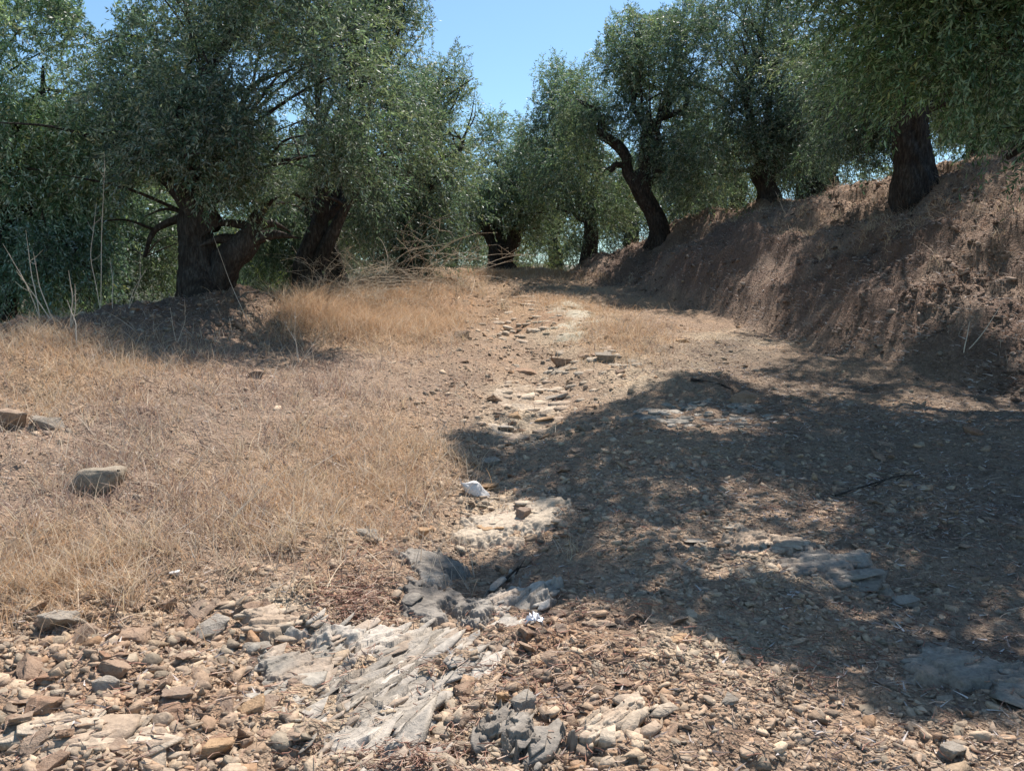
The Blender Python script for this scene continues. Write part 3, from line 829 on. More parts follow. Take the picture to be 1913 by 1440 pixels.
GOLD = [(0.54, 0.38, 0.235), (0.62, 0.46, 0.31), (0.46, 0.30, 0.185), (0.68, 0.55, 0.40), (0.56, 0.36, 0.2)]
BROWN = [(0.34, 0.235, 0.175), (0.46, 0.34, 0.26), (0.26, 0.17, 0.13), (0.54, 0.43, 0.33), (0.40, 0.26, 0.18)]
PALE = [(0.55, 0.45, 0.34), (0.62, 0.53, 0.42), (0.45, 0.35, 0.26)]

# low brown weeds over the left verge
x, y = scatter_points(420000, 2.2, 22, 1.6, 0.72, 21)
px, py = pcoord(x, y)
w = np.maximum(0.95 * blobw(px, py, Z_WEED), 0.6 * blobw(px, py, Z_GOLD))
w = np.maximum(w, 0.25 * (px < 850) * (py < 1080))
w = np.maximum(w, 0.45 * ss(17, 20, y) * (x < 1.5))
w = w * (1 - 0.8 * blobw(px, py, Z_CLAY)) * (0.12 + 1.1 * ss(-0.15, 0.25, fbm(x, y, 2.0, 4, 92)))
x, y = pick(x, y, w)
n = len(x)
V, Fq, Cc = blades(x, y, 0.035 + 0.11 * rng.random(n) ** 2.0, (0.003 + 0.0035 * rng.random(n)) * (1 + 0.06 * y), 0.85, tones(n, BROWN + PALE + [(0.34, 0.25, 0.215), (0.28, 0.2, 0.17)], 0.5), 1)
weeds = link('dry_weeds', mesh_np('dry_weeds', V, Fq, [M_grass], col=Cc))
tag(weeds, 'low brown dried weeds carpeting the left verge', 'weeds', kind='stuff')
print('weeds', n)

# golden grass
x, y = scatter_points(230000, 2.2, 26, 1.6, 0.72, 22)
px, py = pcoord(x, y, 40, 18)
w = 0.75 * blobw(px, py, Z_GOLD[4:]) * 0.6
w = np.maximum(w, 1.0 * blobw(px, py, Z_GOLD[:2]))
w = np.maximum(w, 0.9 * blobw(px, py, Z_GOLD[2:5]))
w = w * (0.04 + 1.2 * ss(-0.15, 0.3, fbm(x, y, 1.6, 4, 93)))
k = rng.random(len(x)) < w; x, y, px, py = x[k], y[k], px[k], py[k]
tall = blobw(px, py, [(690, 590, 140, 55), (600, 575, 60, 40)])
def spot(n, cx, cy, sx, sy):
    g_ = G(rng.normal(cx, sx, n), np.clip(rng.normal(cy, sy, n), 512, 1430), False)
    return g_[:, 0] + rng.normal(0, 0.03, n), g_[:, 1] + rng.normal(0, 0.05, n)
tall_l = [tall]
for (n_, cx_, cy_, sx_, sy_, t_) in [(9000, 690, 602, 75, 20, 1.0), (3500, 590, 580, 30, 16, 1.1), (3500, 790, 598, 50, 16, .6), (4000, 760, 545, 70, 12, .5), (2600, 1150, 628, 60, 22, .18), (2200, 1060, 572, 60, 8, .3), (4200, 940, 516, 90, 6, .35), (3600, 90, 1060, 130, 50, .08), (2600, 680, 870, 90, 60, .22), (2600, 150, 700, 130, 45, .22), (1500, 480, 950, 120, 40, .08), (700, 380, 800, 200, 70, .16), (900, 330, 680, 100, 30, .15), (1500, 60, 640, 80, 20, .35)]:
    xa, ya = spot(n_, cx_, cy_, sx_, sy_)
    x = np.concatenate([x, xa]); y = np.concatenate([y, ya]); tall_l.append(np.full(n_, t_))
tall = np.concatenate(tall_l)
n = len(x)
L = (0.05 + 0.12 * rng.random(n) ** 1.8) + tall * 0.30 * rng.random(n)
V, Fq, Cc = blades(x, y, L, (0.0025 + 0.002 * rng.random(n)) * (1 + 0.05 * y), 0.42, tones(n, GOLD), 2, 4, 0, 0.8)
gold = link('golden_grass', mesh_np('golden_grass', V, Fq, [M_grass], col=Cc))
tag(gold, 'golden dry grass in sunlit patches beside the track', 'grass', kind='stuff')
print('gold', n)

# longer straws lying about in the weeds
gx_ = rng.uniform(-60, 900, 2600); gy_ = 620 + 480 * rng.random(2600)
g_ = G(gx_, gy_, False); n = len(g_)
V, Fq, Cc = blades(g_[:, 0], g_[:, 1], 0.10 + 0.22 * rng.random(n) ** 2, 0.0022 + 0.0006 * g_[:, 1], 1.0, tones(n, PALE + [(0.7, 0.6, 0.44)]), 8, 4, 0, 0.35)
straw = link('straw', mesh_np('straw', V, Fq, [M_grass], col=Cc))
tag(straw, 'pale bleached straws lying over the brown weeds at left', 'straw', kind='stuff')

# distinct tufts of longer bleached grass
cen = [(690, 860, 110, 60, 60), (110, 1050, 120, 45, 60), (500, 940, 170, 70, 60), (120, 690, 110, 35, 40), (700, 605, 110, 28, 90), (300, 800, 200, 90, 50), (900, 540, 120, 18, 40), (1160, 630, 60, 22, 30), (60, 640, 60, 15, 20), (1700, 400, 160, 30, 60), (1400, 420, 120, 20, 40)]
tx, ty, tl = [], [], []
for (cx_, cy_, sx_, sy_, n_) in cen:
    g_ = G(rng.normal(cx_, sx_, n_), np.clip(rng.normal(cy_, sy_, n_), 330, 1400), False)
    g_ = g_[g_[:, 1] < 24]
    m_ = rng.integers(14, 46, len(g_)); rad_ = 0.015 + 0.05 * rng.random(len(g_)); L_ = 0.09 + 0.16 * rng.random(len(g_)) + (0.12 if cy_ == 605 else 0)
    for q_ in range(len(g_)):
        tx.append(g_[q_, 0] + rng.normal(0, rad_[q_], m_[q_])); ty.append(g_[q_, 1] + rng.normal(0, rad_[q_], m_[q_])); tl.append(L_[q_] * rng.uniform(0.4, 1.1, m_[q_]))
tx = np.concatenate(tx); ty = np.concatenate(ty); tl = np.concatenate(tl); n = len(tx)
V, Fq, Cc = blades(tx, ty, tl, (0.003 + 0.0015 * rng.random(n)) * (1 + 0.05 * ty), 0.55, tones(n, PALE + GOLD[1:2] + [(0.70, 0.59, 0.42), (0.66, 0.52, 0.33)], 0.35), 18, 4, 0, 0.7)
tf = link('grass_tufts', mesh_np('grass_tufts', V, Fq, [M_grass], col=Cc))
tag(tf, 'pale bleached grass tufts rising from the low weeds', 'grass', kind='stuff')

# dead leaves: right side of the track and the bank
x, y = scatter_points(330000, 1.8, 22, 1.55, 0.74, 23)
bankw = ss(-0.6, 0.3, x - foot_x(y))
w = np.maximum(bankw * 0.95, 0.38 * ss(0.3, 2.2, x) * ss(3, 4.5, y))
w = np.maximum(w, 0.10)
w = np.maximum(w, 0.8 * np.exp(-((x - berm_x(y)) / 1.0) ** 2) * ss(5.5, 7, y) * (1 - ss(12, 14, y)))
w = w * (0.35 + 0.9 * ss(-0.3, 0.2, fbm(x, y, 1.6, 4, 94)))
x, y = pick(x, y, w)
n = len(x)
V, Fq, Cc = blades(x, y, (0.022 + 0.03 * rng.random(n)) * (1 + 0.5 * (x > foot_x(y))), (0.005 + 0.005 * rng.random(n)) * (1 + 0.5 * (x > foot_x(y))), 1.15, tones(n, [(0.27, 0.21, 0.175), (0.42, 0.35, 0.30), (0.18, 0.125, 0.10), (0.13, 0.09, 0.07), (0.30, 0.19, 0.13), (0.54, 0.48, 0.43)], 0.5), 3, 2, 0.012, 0.12, 1.4)
lit = link('leaf_litter', mesh_np('leaf_litter', V, Fq, [M_litter], col=Cc))
tag(lit, 'fallen olive leaves covering the right bank and the shaded track', 'leaf litter', kind='stuff')
print('litter', n)

# dry straw and thin weeds standing on the right bank
x, y = scatter_points(170000, 5, 26, 1.3, 0.75, 24)
s_ = x - foot_x(y)
w = (0.25 + 0.75 * ss(0.8, 2.2, s_)) * ss(0.0, 0.5, s_) * ss(-0.08, 0.2, fbm(x, y, 1.2, 4, 95) + 0.05)
x, y = pick(x, y, w); n = len(x)
V, Fq, Cc = blades(x, y, 0.06 + 0.13 * rng.random(n), 0.003 + 0.003 * rng.random(n), 0.7, tones(n, BROWN + PALE + [(0.45, 0.24, 0.14)]), 4, 3)
bankgrass = link('bank_grass', mesh_np('bank_grass', V, Fq, [M_grass], col=Cc))
tag(bankgrass, 'thin dry brown grass standing on the right bank', 'grass', kind='stuff')
print('bank', n)

# twigs: reddish heap by the humps and at the bottom edge, plus strays
def twig_sticks(x, y, L, r0, cols, seed):
    r = np.random.default_rng(seed); n = len(x)
    z = H(x, y) + 0.008 + 0.02 * r.random(n)
    az = r.random(n) * 3.14; el = r.normal(0, 0.16, n)
    d = np.stack([np.cos(az) * np.cos(el), np.sin(az) * np.cos(el), np.sin(el)], -1)
    s1 = np.cross(d, [0, 0, 1.0]); s1 /= np.linalg.norm(s1, axis=1)[:, None]; s2 = np.cross(s1, d)
    c = np.stack([x, y, z], -1); bend = s1 * (r.normal(0, 0.12, n) * L)[:, None]
    Vs = []
    for s in (-0.5, 0.0, 0.5):
        cc = c + d * (L * s)[:, None] + bend * (1 if s == 0 else 0)
        rr = r0 * (1 - 0.5 * (s + 0.5))
        for q in range(3):
            a = q * 2.094
            Vs.append(cc + (s1 * math.cos(a) + s2 * math.sin(a)) * rr[:, None])
    V = np.stack(Vs, 1)
    fl = np.array([[k * 3 + q, k * 3 + (q + 1) % 3, k * 3 + 3 + (q + 1) % 3, k * 3 + 3 + q] for k in range(2) for q in range(3)])
    return V.reshape(-1, 3), (fl[None] + (np.arange(n) * 9)[:, None, None]).reshape(-1, 4), np.repeat(cols, 9, axis=0)
pxs = np.concatenate([rng.normal(665, 38, 520), rng.normal(780, 60, 260), rng.normal(700, 90, 200), rng.uniform(900, 1900, 2600), rng.uniform(0, 1900, 1500), rng.uniform(500, 1100, 500)])
pys = np.concatenate([rng.normal(1125, 26, 520), rng.normal(1425, 18, 260), rng.normal(1040, 20, 200), rng.uniform(700, 1300, 2600), rng.uniform(640, 1430, 1500), rng.uniform(1150, 1430, 500)])
g = G(pxs, pys); n = len(g)
V, Fq, Cc = twig_sticks(g[:, 0], g[:, 1], (0.02 + 0.055 * rng.random(n)) * (0.8 + 0.08 * g[:, 1]), 0.0012 + 0.0016 * rng.random(n), tones(n, [(0.40, 0.25, 0.18), (0.33, 0.17, 0.12), (0.5, 0.38, 0.29), (0.25, 0.16, 0.12)]), 5)
tw = link('twig_litter', mesh_np('twig_litter', V, Fq, [M_litter], col=Cc))
tag(tw, 'short reddish dead twigs scattered over the stones', 'twigs', kind='stuff')

# ------------------------------------------------------------------ dry stalks (countable, each its own)
M_stalk = make_vc_mat('dry_stalk', 0.8, 0.25)
def tri2(Fq):
    return Fq
def stalk(px, py, tops, label, group, r0=0.004, name='dry_stalk', col=(0.66, 0.55, 0.42), cat='dry stalk', side=0):
    r0 = r0 * 1.0
    g0 = G([px], [py])[0]
    while py < 640 and px < 600 and g0[1] > 9.6:
        py += 5; g0 = G([px], [py])[0]
    parts = []
    for (tx, ty) in tops:
        yb = g0[1] + random.uniform(-0.15, 0.15)
        tp = P(np.array(float(tx)), np.array(float(ty)), yb)
        mid = (g0 + tp) / 2 + np.array([random.gauss(0, 0.05), random.gauss(0, 0.05), 0.0]) * np.linalg.norm(tp - g0)
        base = g0 - np.array([0, 0, 0.02])
        V, Fq = tube([base, (base + mid) / 2 + np.array([random.gauss(0, .006), 0, 0]), mid, (mid + tp) / 2, tp], [r0, r0 * 0.9, r0 * 0.75, r0 * 0.55, r0 * 0.25], 5, 4, tip=False)
        parts.append((V, Fq))
        for q in range(side):
            s = random.uniform(0.35, 0.9); b = g0 + (tp - g0) * s
            b = (1 - abs(2 * s - 1)) * mid + abs(2 * s - 1) * (tp if s > .5 else base)
            e = b + np.array([random.gauss(0, 0.12), random.gauss(0, 0.08), random.uniform(0.04, 0.2)]) * np.linalg.norm(tp - g0)
            parts.append(tube([b, (b + e) / 2 + np.array([0, 0, -0.01]), e], [r0 * 0.5, r0 * 0.4, r0 * 0.15], 4, 3, tip=False))
    V, Fq = merge(parts)
    loc = g0
    o = link(name, mesh_np(name, V - loc, Fq, [M_stalk], col=np.tile(np.array(col), (len(V), 1))), loc=loc)
    tag(o, label, cat, group)
    return o

TS = 'tall dry stalks along the left berm'
stalk(100, 585, [(62, 470), (30, 505)], 'forked pale stalk leaning left at the far left of the berm', TS, 0.006, side=2)
stalk(75, 580, [(5, 455), (48, 430)], 'double stalk crossing the dark crown at the left edge', TS, 0.005, side=2)
stalk(132, 610, [(128, 505), (140, 530)], 'thick upright pale stalk on the left berm crest', TS, 0.007, side=1)
stalk(145, 650, [(125, 560)], 'bent cream stalk in front of the left berm', TS, 0.006, side=1)
stalk(188, 575, [(180, 380), (196, 300)], 'very tall thin stalk standing before the drooping crown', TS, 0.0045, side=3)
stalk(210, 575, [(205, 480)], 'thin stalk just right of the very tall one', TS, 0.004, side=1)
stalk(240, 570, [(262, 470), (275, 500)], 'slim stalk pair left of the thick trunk', TS, 0.004, side=1)
stalk(470, 560, [(398, 440)], 'long straight stalk slanting across the thick trunk', TS, 0.004)
stalk(330, 640, [(345, 560), (318, 575)], 'wispy stalk standing in the mound shade', TS, 0.003, side=2)
stalk(560, 680, [(530, 600), (552, 575), (600, 620), (590, 650)], 'leafless pale forked weed at the right foot of the mound', TS, 0.0045, side=3)
stalk(255, 1000, [(300, 905)], 'pale straw leaning right of the large rounded tan stone', 'straws in the left weeds', 0.0035)
stalk(112, 925, [(142, 880)], 'short curved straw left of the large rounded tan stone', 'straws in the left weeds', 0.0035)
stalk(15, 925, [(36, 895)], 'short straw at the left edge beside the weeds', 'straws in the left weeds', 0.003)
stalk(350, 925, [(378, 850)], 'upright straw in the middle of the brown weeds', 'straws in the left weeds', 0.0025)
stalk(415, 985, [(520, 880), (500, 905), (470, 930)], 'fan of pale straws crossing in the left weeds', 'straws in the left weeds', 0.003, side=1)
stalk(530, 900, [(690, 808)], 'long straw lying right toward the golden grass', 'straws in the left weeds', 0.003)
stalk(270, 1020, [(400, 945)], 'long low straw pointing right in the lower weeds', 'straws in the left weeds', 0.003)
stalk(370, 1060, [(366, 995), (350, 1010)], 'thin straw rising out of the near rubble', 'straws in the left weeds', 0.0025)
stalk(635, 1057, [(628, 1005)], 'single straw standing left of the squat grey stone', 'straws in the left weeds', 0.0025)
stalk(40, 1100, [(78, 1045)], 'thick pale straw in the lower left grass', 'straws in the left weeds', 0.0035)
stalk(800, 985, [(803, 935)], 'thin straw right of the golden verge above the tan stone', 'straws in the left weeds', 0.002)
stalk(985, 1300, [(980, 1255)], 'tiny bleached straw between the near stones', 'straws in the left weeds', 0.0018)
stalk(1070, 1095, [(1080, 1055), (1062, 1065)], 'little brown sprig in the shaded gravel', 'straws in the left weeds', 0.0018, col=(0.3, 0.2, 0.15), side=1)
stalk(1800, 660, [(1812, 600), (1870, 570)], 'pale bent stalk on the dark near bank', 'stalks on the right bank', 0.006)
stalk(1560, 355, [(1556, 320), (1548, 330)], 'short grey stalk on the bank top before the sky gap', 'stalks on the right bank', 0.006, side=2)
stalk(1470, 400, [(1450, 360), (1480, 372)], 'grey dry weed on the bank below the trunks', 'stalks on the right bank', 0.006, side=3)

# tangle of dry brambles above the golden grass
def bramble(cx, cy, wpx, hpx, n, label, seed):
    rd = random.Random(seed)
    g0 = G([cx], [cy])[0]
    parts = []
    d = g0[1]; s = d / F
    for k in range(n):
        bx = g0[0] + rd.uniform(-0.5, 0.5) * wpx * s; by = g0[1] + rd.uniform(-0.4, 0.5)
        bz = float(H(bx, by)) - 0.02
        L = rd.uniform(0.4, 1.0) * hpx * s
        dx = rd.gauss(0, 0.75); dy = rd.gauss(0, 0.4)
        p = [np.array([bx, by, bz])]
        cur = p[0]; dirv = np.array([dx * 0.6, dy, 1.0])
        for q in range(5):
            dirv = dirv / np.linalg.norm(dirv)
            cur = cur + dirv * L / 4; p.append(cur)
            dirv = dirv + np.array([dx * 0.35 + rd.gauss(0, 0.35), rd.gauss(0, 0.25), -0.22])
        r0 = rd.uniform(0.003, 0.0058)
        parts.append(tube(p, [r0 * f for f in (1, .9, .75, .6, .45, .25)], 4, 3, tip=False))
        for q in range(5):
            b = p[rd.randint(1, 4)]; e = b + np.array([rd.gauss(0, 0.16), rd.gauss(0, 0.1), rd.uniform(-0.05, 0.2)])
            e2 = (b + e) / 2 + np.array([rd.gauss(0, 0.06), 0, rd.uniform(0.02, 0.1)]); parts.append(tube([(b + e) / 2, e2], [r0 * .35, r0 * .15], 3, 2, tip=False))
            parts.append(tube([b, (b + e) / 2 + np.array([0, 0, 0.0]), e], [r0 * .5, r0 * .4, r0 * .2], 4, 3, tip=False))
    V, Fq = merge(parts)
    o = link('dry_bramble', mesh_np('dry_bramble', V - g0, Fq, [M_stalk], col=np.tile(np.array((0.56, 0.46, 0.34)), (len(V), 1))), loc=g0)
    tag(o, label, 'dry bush', 'dry brambles left of the track')
bramble(745, 545, 260, 175, 60, 'widest tangle of leafless brambles before the olive trunks', 1)
bramble(650, 570, 140, 150, 45, 'leafless bramble arching over the golden grass clump', 2)
bramble(850, 540, 120, 55, 20, 'small low bramble nearest the crest of the track', 3)

# ------------------------------------------------------------------ olive trees
def inpoly(px, py, poly):
    c = np.zeros(px.shape, bool); j = len(poly) - 1
    for i in range(len(poly)):
        xi, yi = poly[i]; xj, yj = poly[j]
        c ^= ((yi > py) != (yj > py)) & (px < (xj - xi) * (py - yi) / (yj - yi + 1e-9) + xi)
        j = i
    return c

# open spaces the crowns leave: between the two rows, below the left canopy, round the trunks
OPEN = [
    ([(800, -400), (806, 0), (826, 28), (800, 70), (812, 112), (842, 92), (882, 86), (892, 140), (905, 215), (930, 205), (960, 212), (984, 195), (990, 160), (1015, 112), (1050, 98), (1066, 140), (1096, 118), (1110, 66), (1140, 40), (1190, 2), (1226, 30), (1262, 22), (1268, -400)], 0, 99),
    ([(150, -200), (160, 10), (172, 60), (200, 95), (222, 40), (206, -200)], 0, 99),
    ([(252, 350), (300, 335), (345, 370), (372, 402), (440, 425), (486, 428), (520, 455), (548, 445), (566, 410), (592, 385), (640, 350), (668, 410), (672, 520), (640, 580), (240, 600), (236, 480)], 0, 14.4),
    ([(240, 400), (260, 620), (900, 620), (900, 400)], 0, 10.0),
    ([(1120, 238), (1165, 296), (1152, 312), (1126, 280)], 0, 99),
    ([(900, 425), (985, 435), (975, 520), (890, 520)], 0, 24.0),
    ([(1186, 338), (1226, 342), (1262, 440), (1195, 440), (1160, 350)], 0, 19.6),
    ([(1408, 335), (1462, 330), (1470, 400), (1405, 400)], 0, 18.2),
    ([(1672, 196), (1752, 205), (1790, 300), (1800, 380), (1640, 380), (1672, 300)], 0, 12.8),
    ([(1556, 316), (1592, 318), (1590, 350), (1556, 352)], 0, 99),
    ([(1660, 335), (1560, 372), (1500, 385), (1250, 430), (1250, 640), (1930, 640), (1930, 395), (1850, 372), (1800, 330)], 0, 16),
]
# places the sun reaches between the crowns: sprays over them are thinned out
SUNNY = [
    [(1130, 545), (1200, 470), (1300, 430), (1480, 395), (1570, 395), (1450, 450), (1330, 505), (1200, 565)],
    [(1480, 610), (1550, 520), (1640, 450), (1760, 385), (1913, 360), (1913, 480), (1760, 500), (1650, 540), (1570, 650)],
    [(530, 650), (545, 580), (640, 545), (840, 520), (900, 600), (840, 660)],
    [(1150, 690), (1190, 630), (1450, 640), (1540, 668), (1380, 680), (1250, 708)],
]
def over_sunny(p, r):
    hz = p[:, 2] - H(p[:, 0], p[:, 1], False)
    for _ in range(3):
        q = p - SUNV[None] / SUNV[2] * hz[:, None]
        hz = p[:, 2] - H(q[:, 0], q[:, 1], False)
    q[:, 2] = H(q[:, 0], q[:, 1], False)
    px, py = proj(q); bad = np.zeros(len(px), bool)
    px = px + r.normal(0, 8, len(px))
    for poly, pr in zip(SUNNY, (0.35, 0.62, 0.8, 0.8)): bad |= inpoly(px, py, poly) & (r.random(len(px)) < pr)
    return bad
def in_open(Q, r):
    px, py = proj(Q)
    px = px + r.normal(0, 5, len(px)); py = py + r.normal(0, 7, len(py))
    px = px + 10 * np.sin(py / 17.0); py = py + 9 * np.sin(px / 13.0)
    bad = np.zeros(len(px), bool)
    for poly, a, b_ in OPEN:
        bad |= inpoly(px, py, poly) & (Q[:, 1] < b_) & (Q[:, 1] > a)
    return bad
def perp(d, r):
    v = np.cross(d, r.normal(0, 1, d.shape)); return v / (np.linalg.norm(v, axis=1)[:, None] + 1e-9)

def leaves_from(p0, d0, L, grav, nl, leaf, r, tone):
    """sprays: each strand carries nl leaves; returns quads"""
    n = len(p0)
    s = (np.arange(nl) + 0.5) / nl
    s = s[None] + r.normal(0, 0.3 / nl, (n, nl))
    s = np.clip(s, 0.05, 1.02)
    c = p0[:, None] + (d0[:, None] * s[..., None] + np.array([0, 0, -1.0]) * (grav[:, None] * s * s)[..., None]) * L[:, None, None]
    tan = d0[:, None] + np.array([0, 0, -1.0]) * (2 * grav[:, None] * s)[..., None]
    c = c.reshape(-1, 3); tan = tan.reshape(-1, 3); tan /= np.linalg.norm(tan, axis=1)[:, None] + 1e-9
    m = len(c)
    ld = tan * r.uniform(0.5, 1.0, (m, 1)) + perp(tan, r) * r.uniform(0.4, 1.0, (m, 1)); ld[:, 2] -= 0.12
    ld /= np.linalg.norm(ld, axis=1)[:, None]
    sd = perp(ld, r)
    # leaves tend to show their faces upward
    nrm = np.cross(ld, sd); flip = (nrm[:, 2] < 0) & (r.random(m) < 0.62); sd[flip] *= -1
    ll = leaf * r.uniform(0.7, 1.25, m); lw = ll * r.uniform(0.10, 0.145, m)
    b = c; t = c + ld * ll[:, None]; mid = c + ld * (ll * 0.45)[:, None]
    V = np.stack([b, mid - sd * lw[:, None], t, mid + sd * lw[:, None]], 1).reshape(-1, 3)
    Fq = np.arange(m * 4).reshape(-1, 4)
    tn = np.repeat(tone, nl, axis=0) * r.uniform(0.75, 1.3, (m, 1))
    return V, Fq, np.repeat(tn, 4, axis=0)

def twigs_from(p0, d0, L, grav, r, rad=0.0025):
    n = len(p0); Vs = []
    sd = perp(d0, r)
    for s in (0.0, 0.5, 1.0):
        c = p0 + (d0 * s + np.array([0, 0, -1.0]) * (grav * s * s)[:, None]) * L[:, None]
        w = rad * (1.2 - s)
        Vs += [c - sd * w, c + sd * w]
    V = np.stack(Vs, 1).reshape(-1, 3)
    fl = np.array([[0, 1, 3, 2], [2, 3, 5, 4]])
    return V, (fl[None] + (np.arange(n) * 6)[:, None, None]).reshape(-1, 4)

def crown_mesh(blobs, n, leaf, nl, Ls, seed, gap=0.02, tone=(1, 1, 1), extra=None, droop=1.0, gapf=1.1):
    """blobs: (centre xyz, radii xyz, upright 0..1, weight)"""
    r = np.random.default_rng(seed)
    P0, D0, LL, GR = [], [], [], []
    wts = np.array([(b[1][0] * b[1][1] * b[1][2]) ** 0.75 * b[3] for b in blobs]); wts = wts / wts.sum()
    for b, w in zip(blobs, wts):
        c, rad, up, _ = b
        n = n; k = int(n * w * 1.9)
        kc = max(k // 9, 6)
        d = r.normal(0, 1, (kc, 3)); d /= np.linalg.norm(d, axis=1)[:, None]
        rr = r.random(kc) ** (1 / 2.4)
        d = np.repeat(d, 9, axis=0); rr = np.repeat(rr, 9)
        p = np.array(c) + d * rr[:, None] * np.array(rad) + r.normal(0, 1, (kc * 9, 3)) * 0.3 * Ls * np.array([1, 1, 1.1])
        perm = np.argsort(np.repeat(r.random(kc), 9), kind='stable'); p, d, rr = p[perm], d[perm], rr[perm]
        nz = vn3(p[:, 0] * gapf, p[:, 1] * gapf, p[:, 2] * gapf, seed) + 0.5 * vn3(p[:, 0] * gapf * 2.3, p[:, 1] * gapf * 2.3, p[:, 2] * gapf * 2.3, seed + 1)
        keep = nz > -0.10 + gap
        p, d, rr = p[keep], d[keep], rr[keep]
        if len(p) > n * w: p, d, rr = p[:int(n * w)], d[:int(n * w)], rr[:int(n * w)]
        k = len(p)
        topness = np.clip((d[:, 2] * rr - 0.35) * 1.8, 0, 1)
        dd = d * 0.6 + r.normal(0, 0.55, (k, 3)); dd[:, 2] += 0.25 + topness * (0.9 + up)
        dd /= np.linalg.norm(dd, axis=1)[:, None]
        g = (0.6 * (1 - topness) * r.uniform(0.3, 1.3, k) + 0.05) * droop * (1 - 0.5 * up)
        L = Ls * r.uniform(0.6, 1.25, k) * (1 + 0.9 * topness * up * (r.random(k) < 0.3))
        P0.append(p); D0.append(dd); LL.append(L); GR.append(g)
    P0 = [p_ for p_ in P0]
    for q_ in range(len(P0)):
        tipq = P0[q_] + (D0[q_] * 0.8 + np.array([0, 0, -0.64]) * GR[q_][:, None]) * LL[q_][:, None]
        kp = ~(in_open(P0[q_], r) | in_open(tipq, r) | over_sunny(P0[q_], r))
        P0[q_], D0[q_], LL[q_], GR[q_] = P0[q_][kp], D0[q_][kp], LL[q_][kp], GR[q_][kp]
    if extra is not None:
        k = len(extra)
        dd = r.normal(0, 0.8, (k, 3)); dd[:, 2] *= 0.5; dd /= np.linalg.norm(dd, axis=1)[:, None]
        P0.append(extra); D0.append(dd); LL.append(Ls * 0.45 * r.uniform(0.6, 1.1, k)); GR.append(0.3 * r.random(k))
    P0 = np.vstack(P0); D0 = np.vstack(D0); LL = np.concatenate(LL); GR = np.concatenate(GR)
    tn = np.array(tone)[None] * (0.85 + 0.5 * r.random((len(P0), 1))) * np.stack([1 + 0.08 * r.normal(0, 1, len(P0)), np.ones(len(P0)), 1 - 0.1 * r.normal(0, 1, len(P0))], -1)
    cl = vn3(P0[:, 0] * 1.3, P0[:, 1] * 1.3, P0[:, 2] * 1.3, seed + 50)[:, None]
    tn = tn * (1 + 0.8 * cl) * np.array([1, 1, 1]) + 0 * cl
    tn[:, 0] *= 1 + 0.2 * cl[:, 0]; tn[:, 2] *= 1 - 0.25 * cl[:, 0]
    # some sprays are older, yellow-brown
    old = r.random(len(P0)) < 0.012; tn[old] *= np.array([1.5, 1.2, 0.8])
    V, Fq, Cc = leaves_from(P0, D0, LL, GR, nl, leaf, r, tn)
    V2, F2 = twigs_from(P0, D0, LL, GR, r)
    C2 = np.tile(np.array([[1.0, 0.9, 0.8]]), (len(V2), 1))
    idx = np.concatenate([np.zeros(len(Fq), int), np.ones(len(F2), int)])
    Vall = np.vstack([V, V2]); Fall = np.vstack([Fq, F2 + len(V)])
    return Vall, Fall, idx, np.vstack([Cc, C2])

def limb_mesh(a, b, r0, seed, subs=5, spread=0.7, rad=None):
    rd = random.Random(seed)
    a = np.array(a, float); b = np.array(b, float); L = np.linalg.norm(b - a)
    p = [a]
    for t in (0.25, 0.5, 0.75, 1.0):
        q = a + (b - a) * t + np.array([rd.gauss(0, 0.07), rd.gauss(0, 0.07), 0.10 * math.sin(t * 3.1) + rd.gauss(0, 0.04)]) * L * (1 if t < 1 else 0.3)
        p.append(q)
    parts = [tube(p, [r0, r0 * .8, r0 * .62, r0 * .42, r0 * .15], 9, 5, 0.18, 0.12, seed)]
    for k in range(subs):
        t = rd.uniform(0.3, 0.95); i = min(int(t * 4), 3); f = t * 4 - i
        s = p[i] * (1 - f) + p[i + 1] * f
        R = rad if rad is not None else np.array([0.8, 0.8, 0.8]) * spread
        e = b + np.array([rd.uniform(-1, 1) * R[0], rd.uniform(-1, 1) * R[1], rd.uniform(-0.6, 1) * R[2]]) * 0.9
        m1 = s + (e - s) * 0.5 + np.array([rd.gauss(0, .08), rd.gauss(0, .08), 0.1]) * np.linalg.norm(e - s)
        rr = r0 * (1 - 0.75 * t) * 0.6
        parts.append(tube([s, (s + m1) / 2 + np.array([0, 0, .02]), m1, e], [rr, rr * .75, rr * .5, rr * .15], 6, 4, 0.12, 0, seed + k))
    return merge(parts)

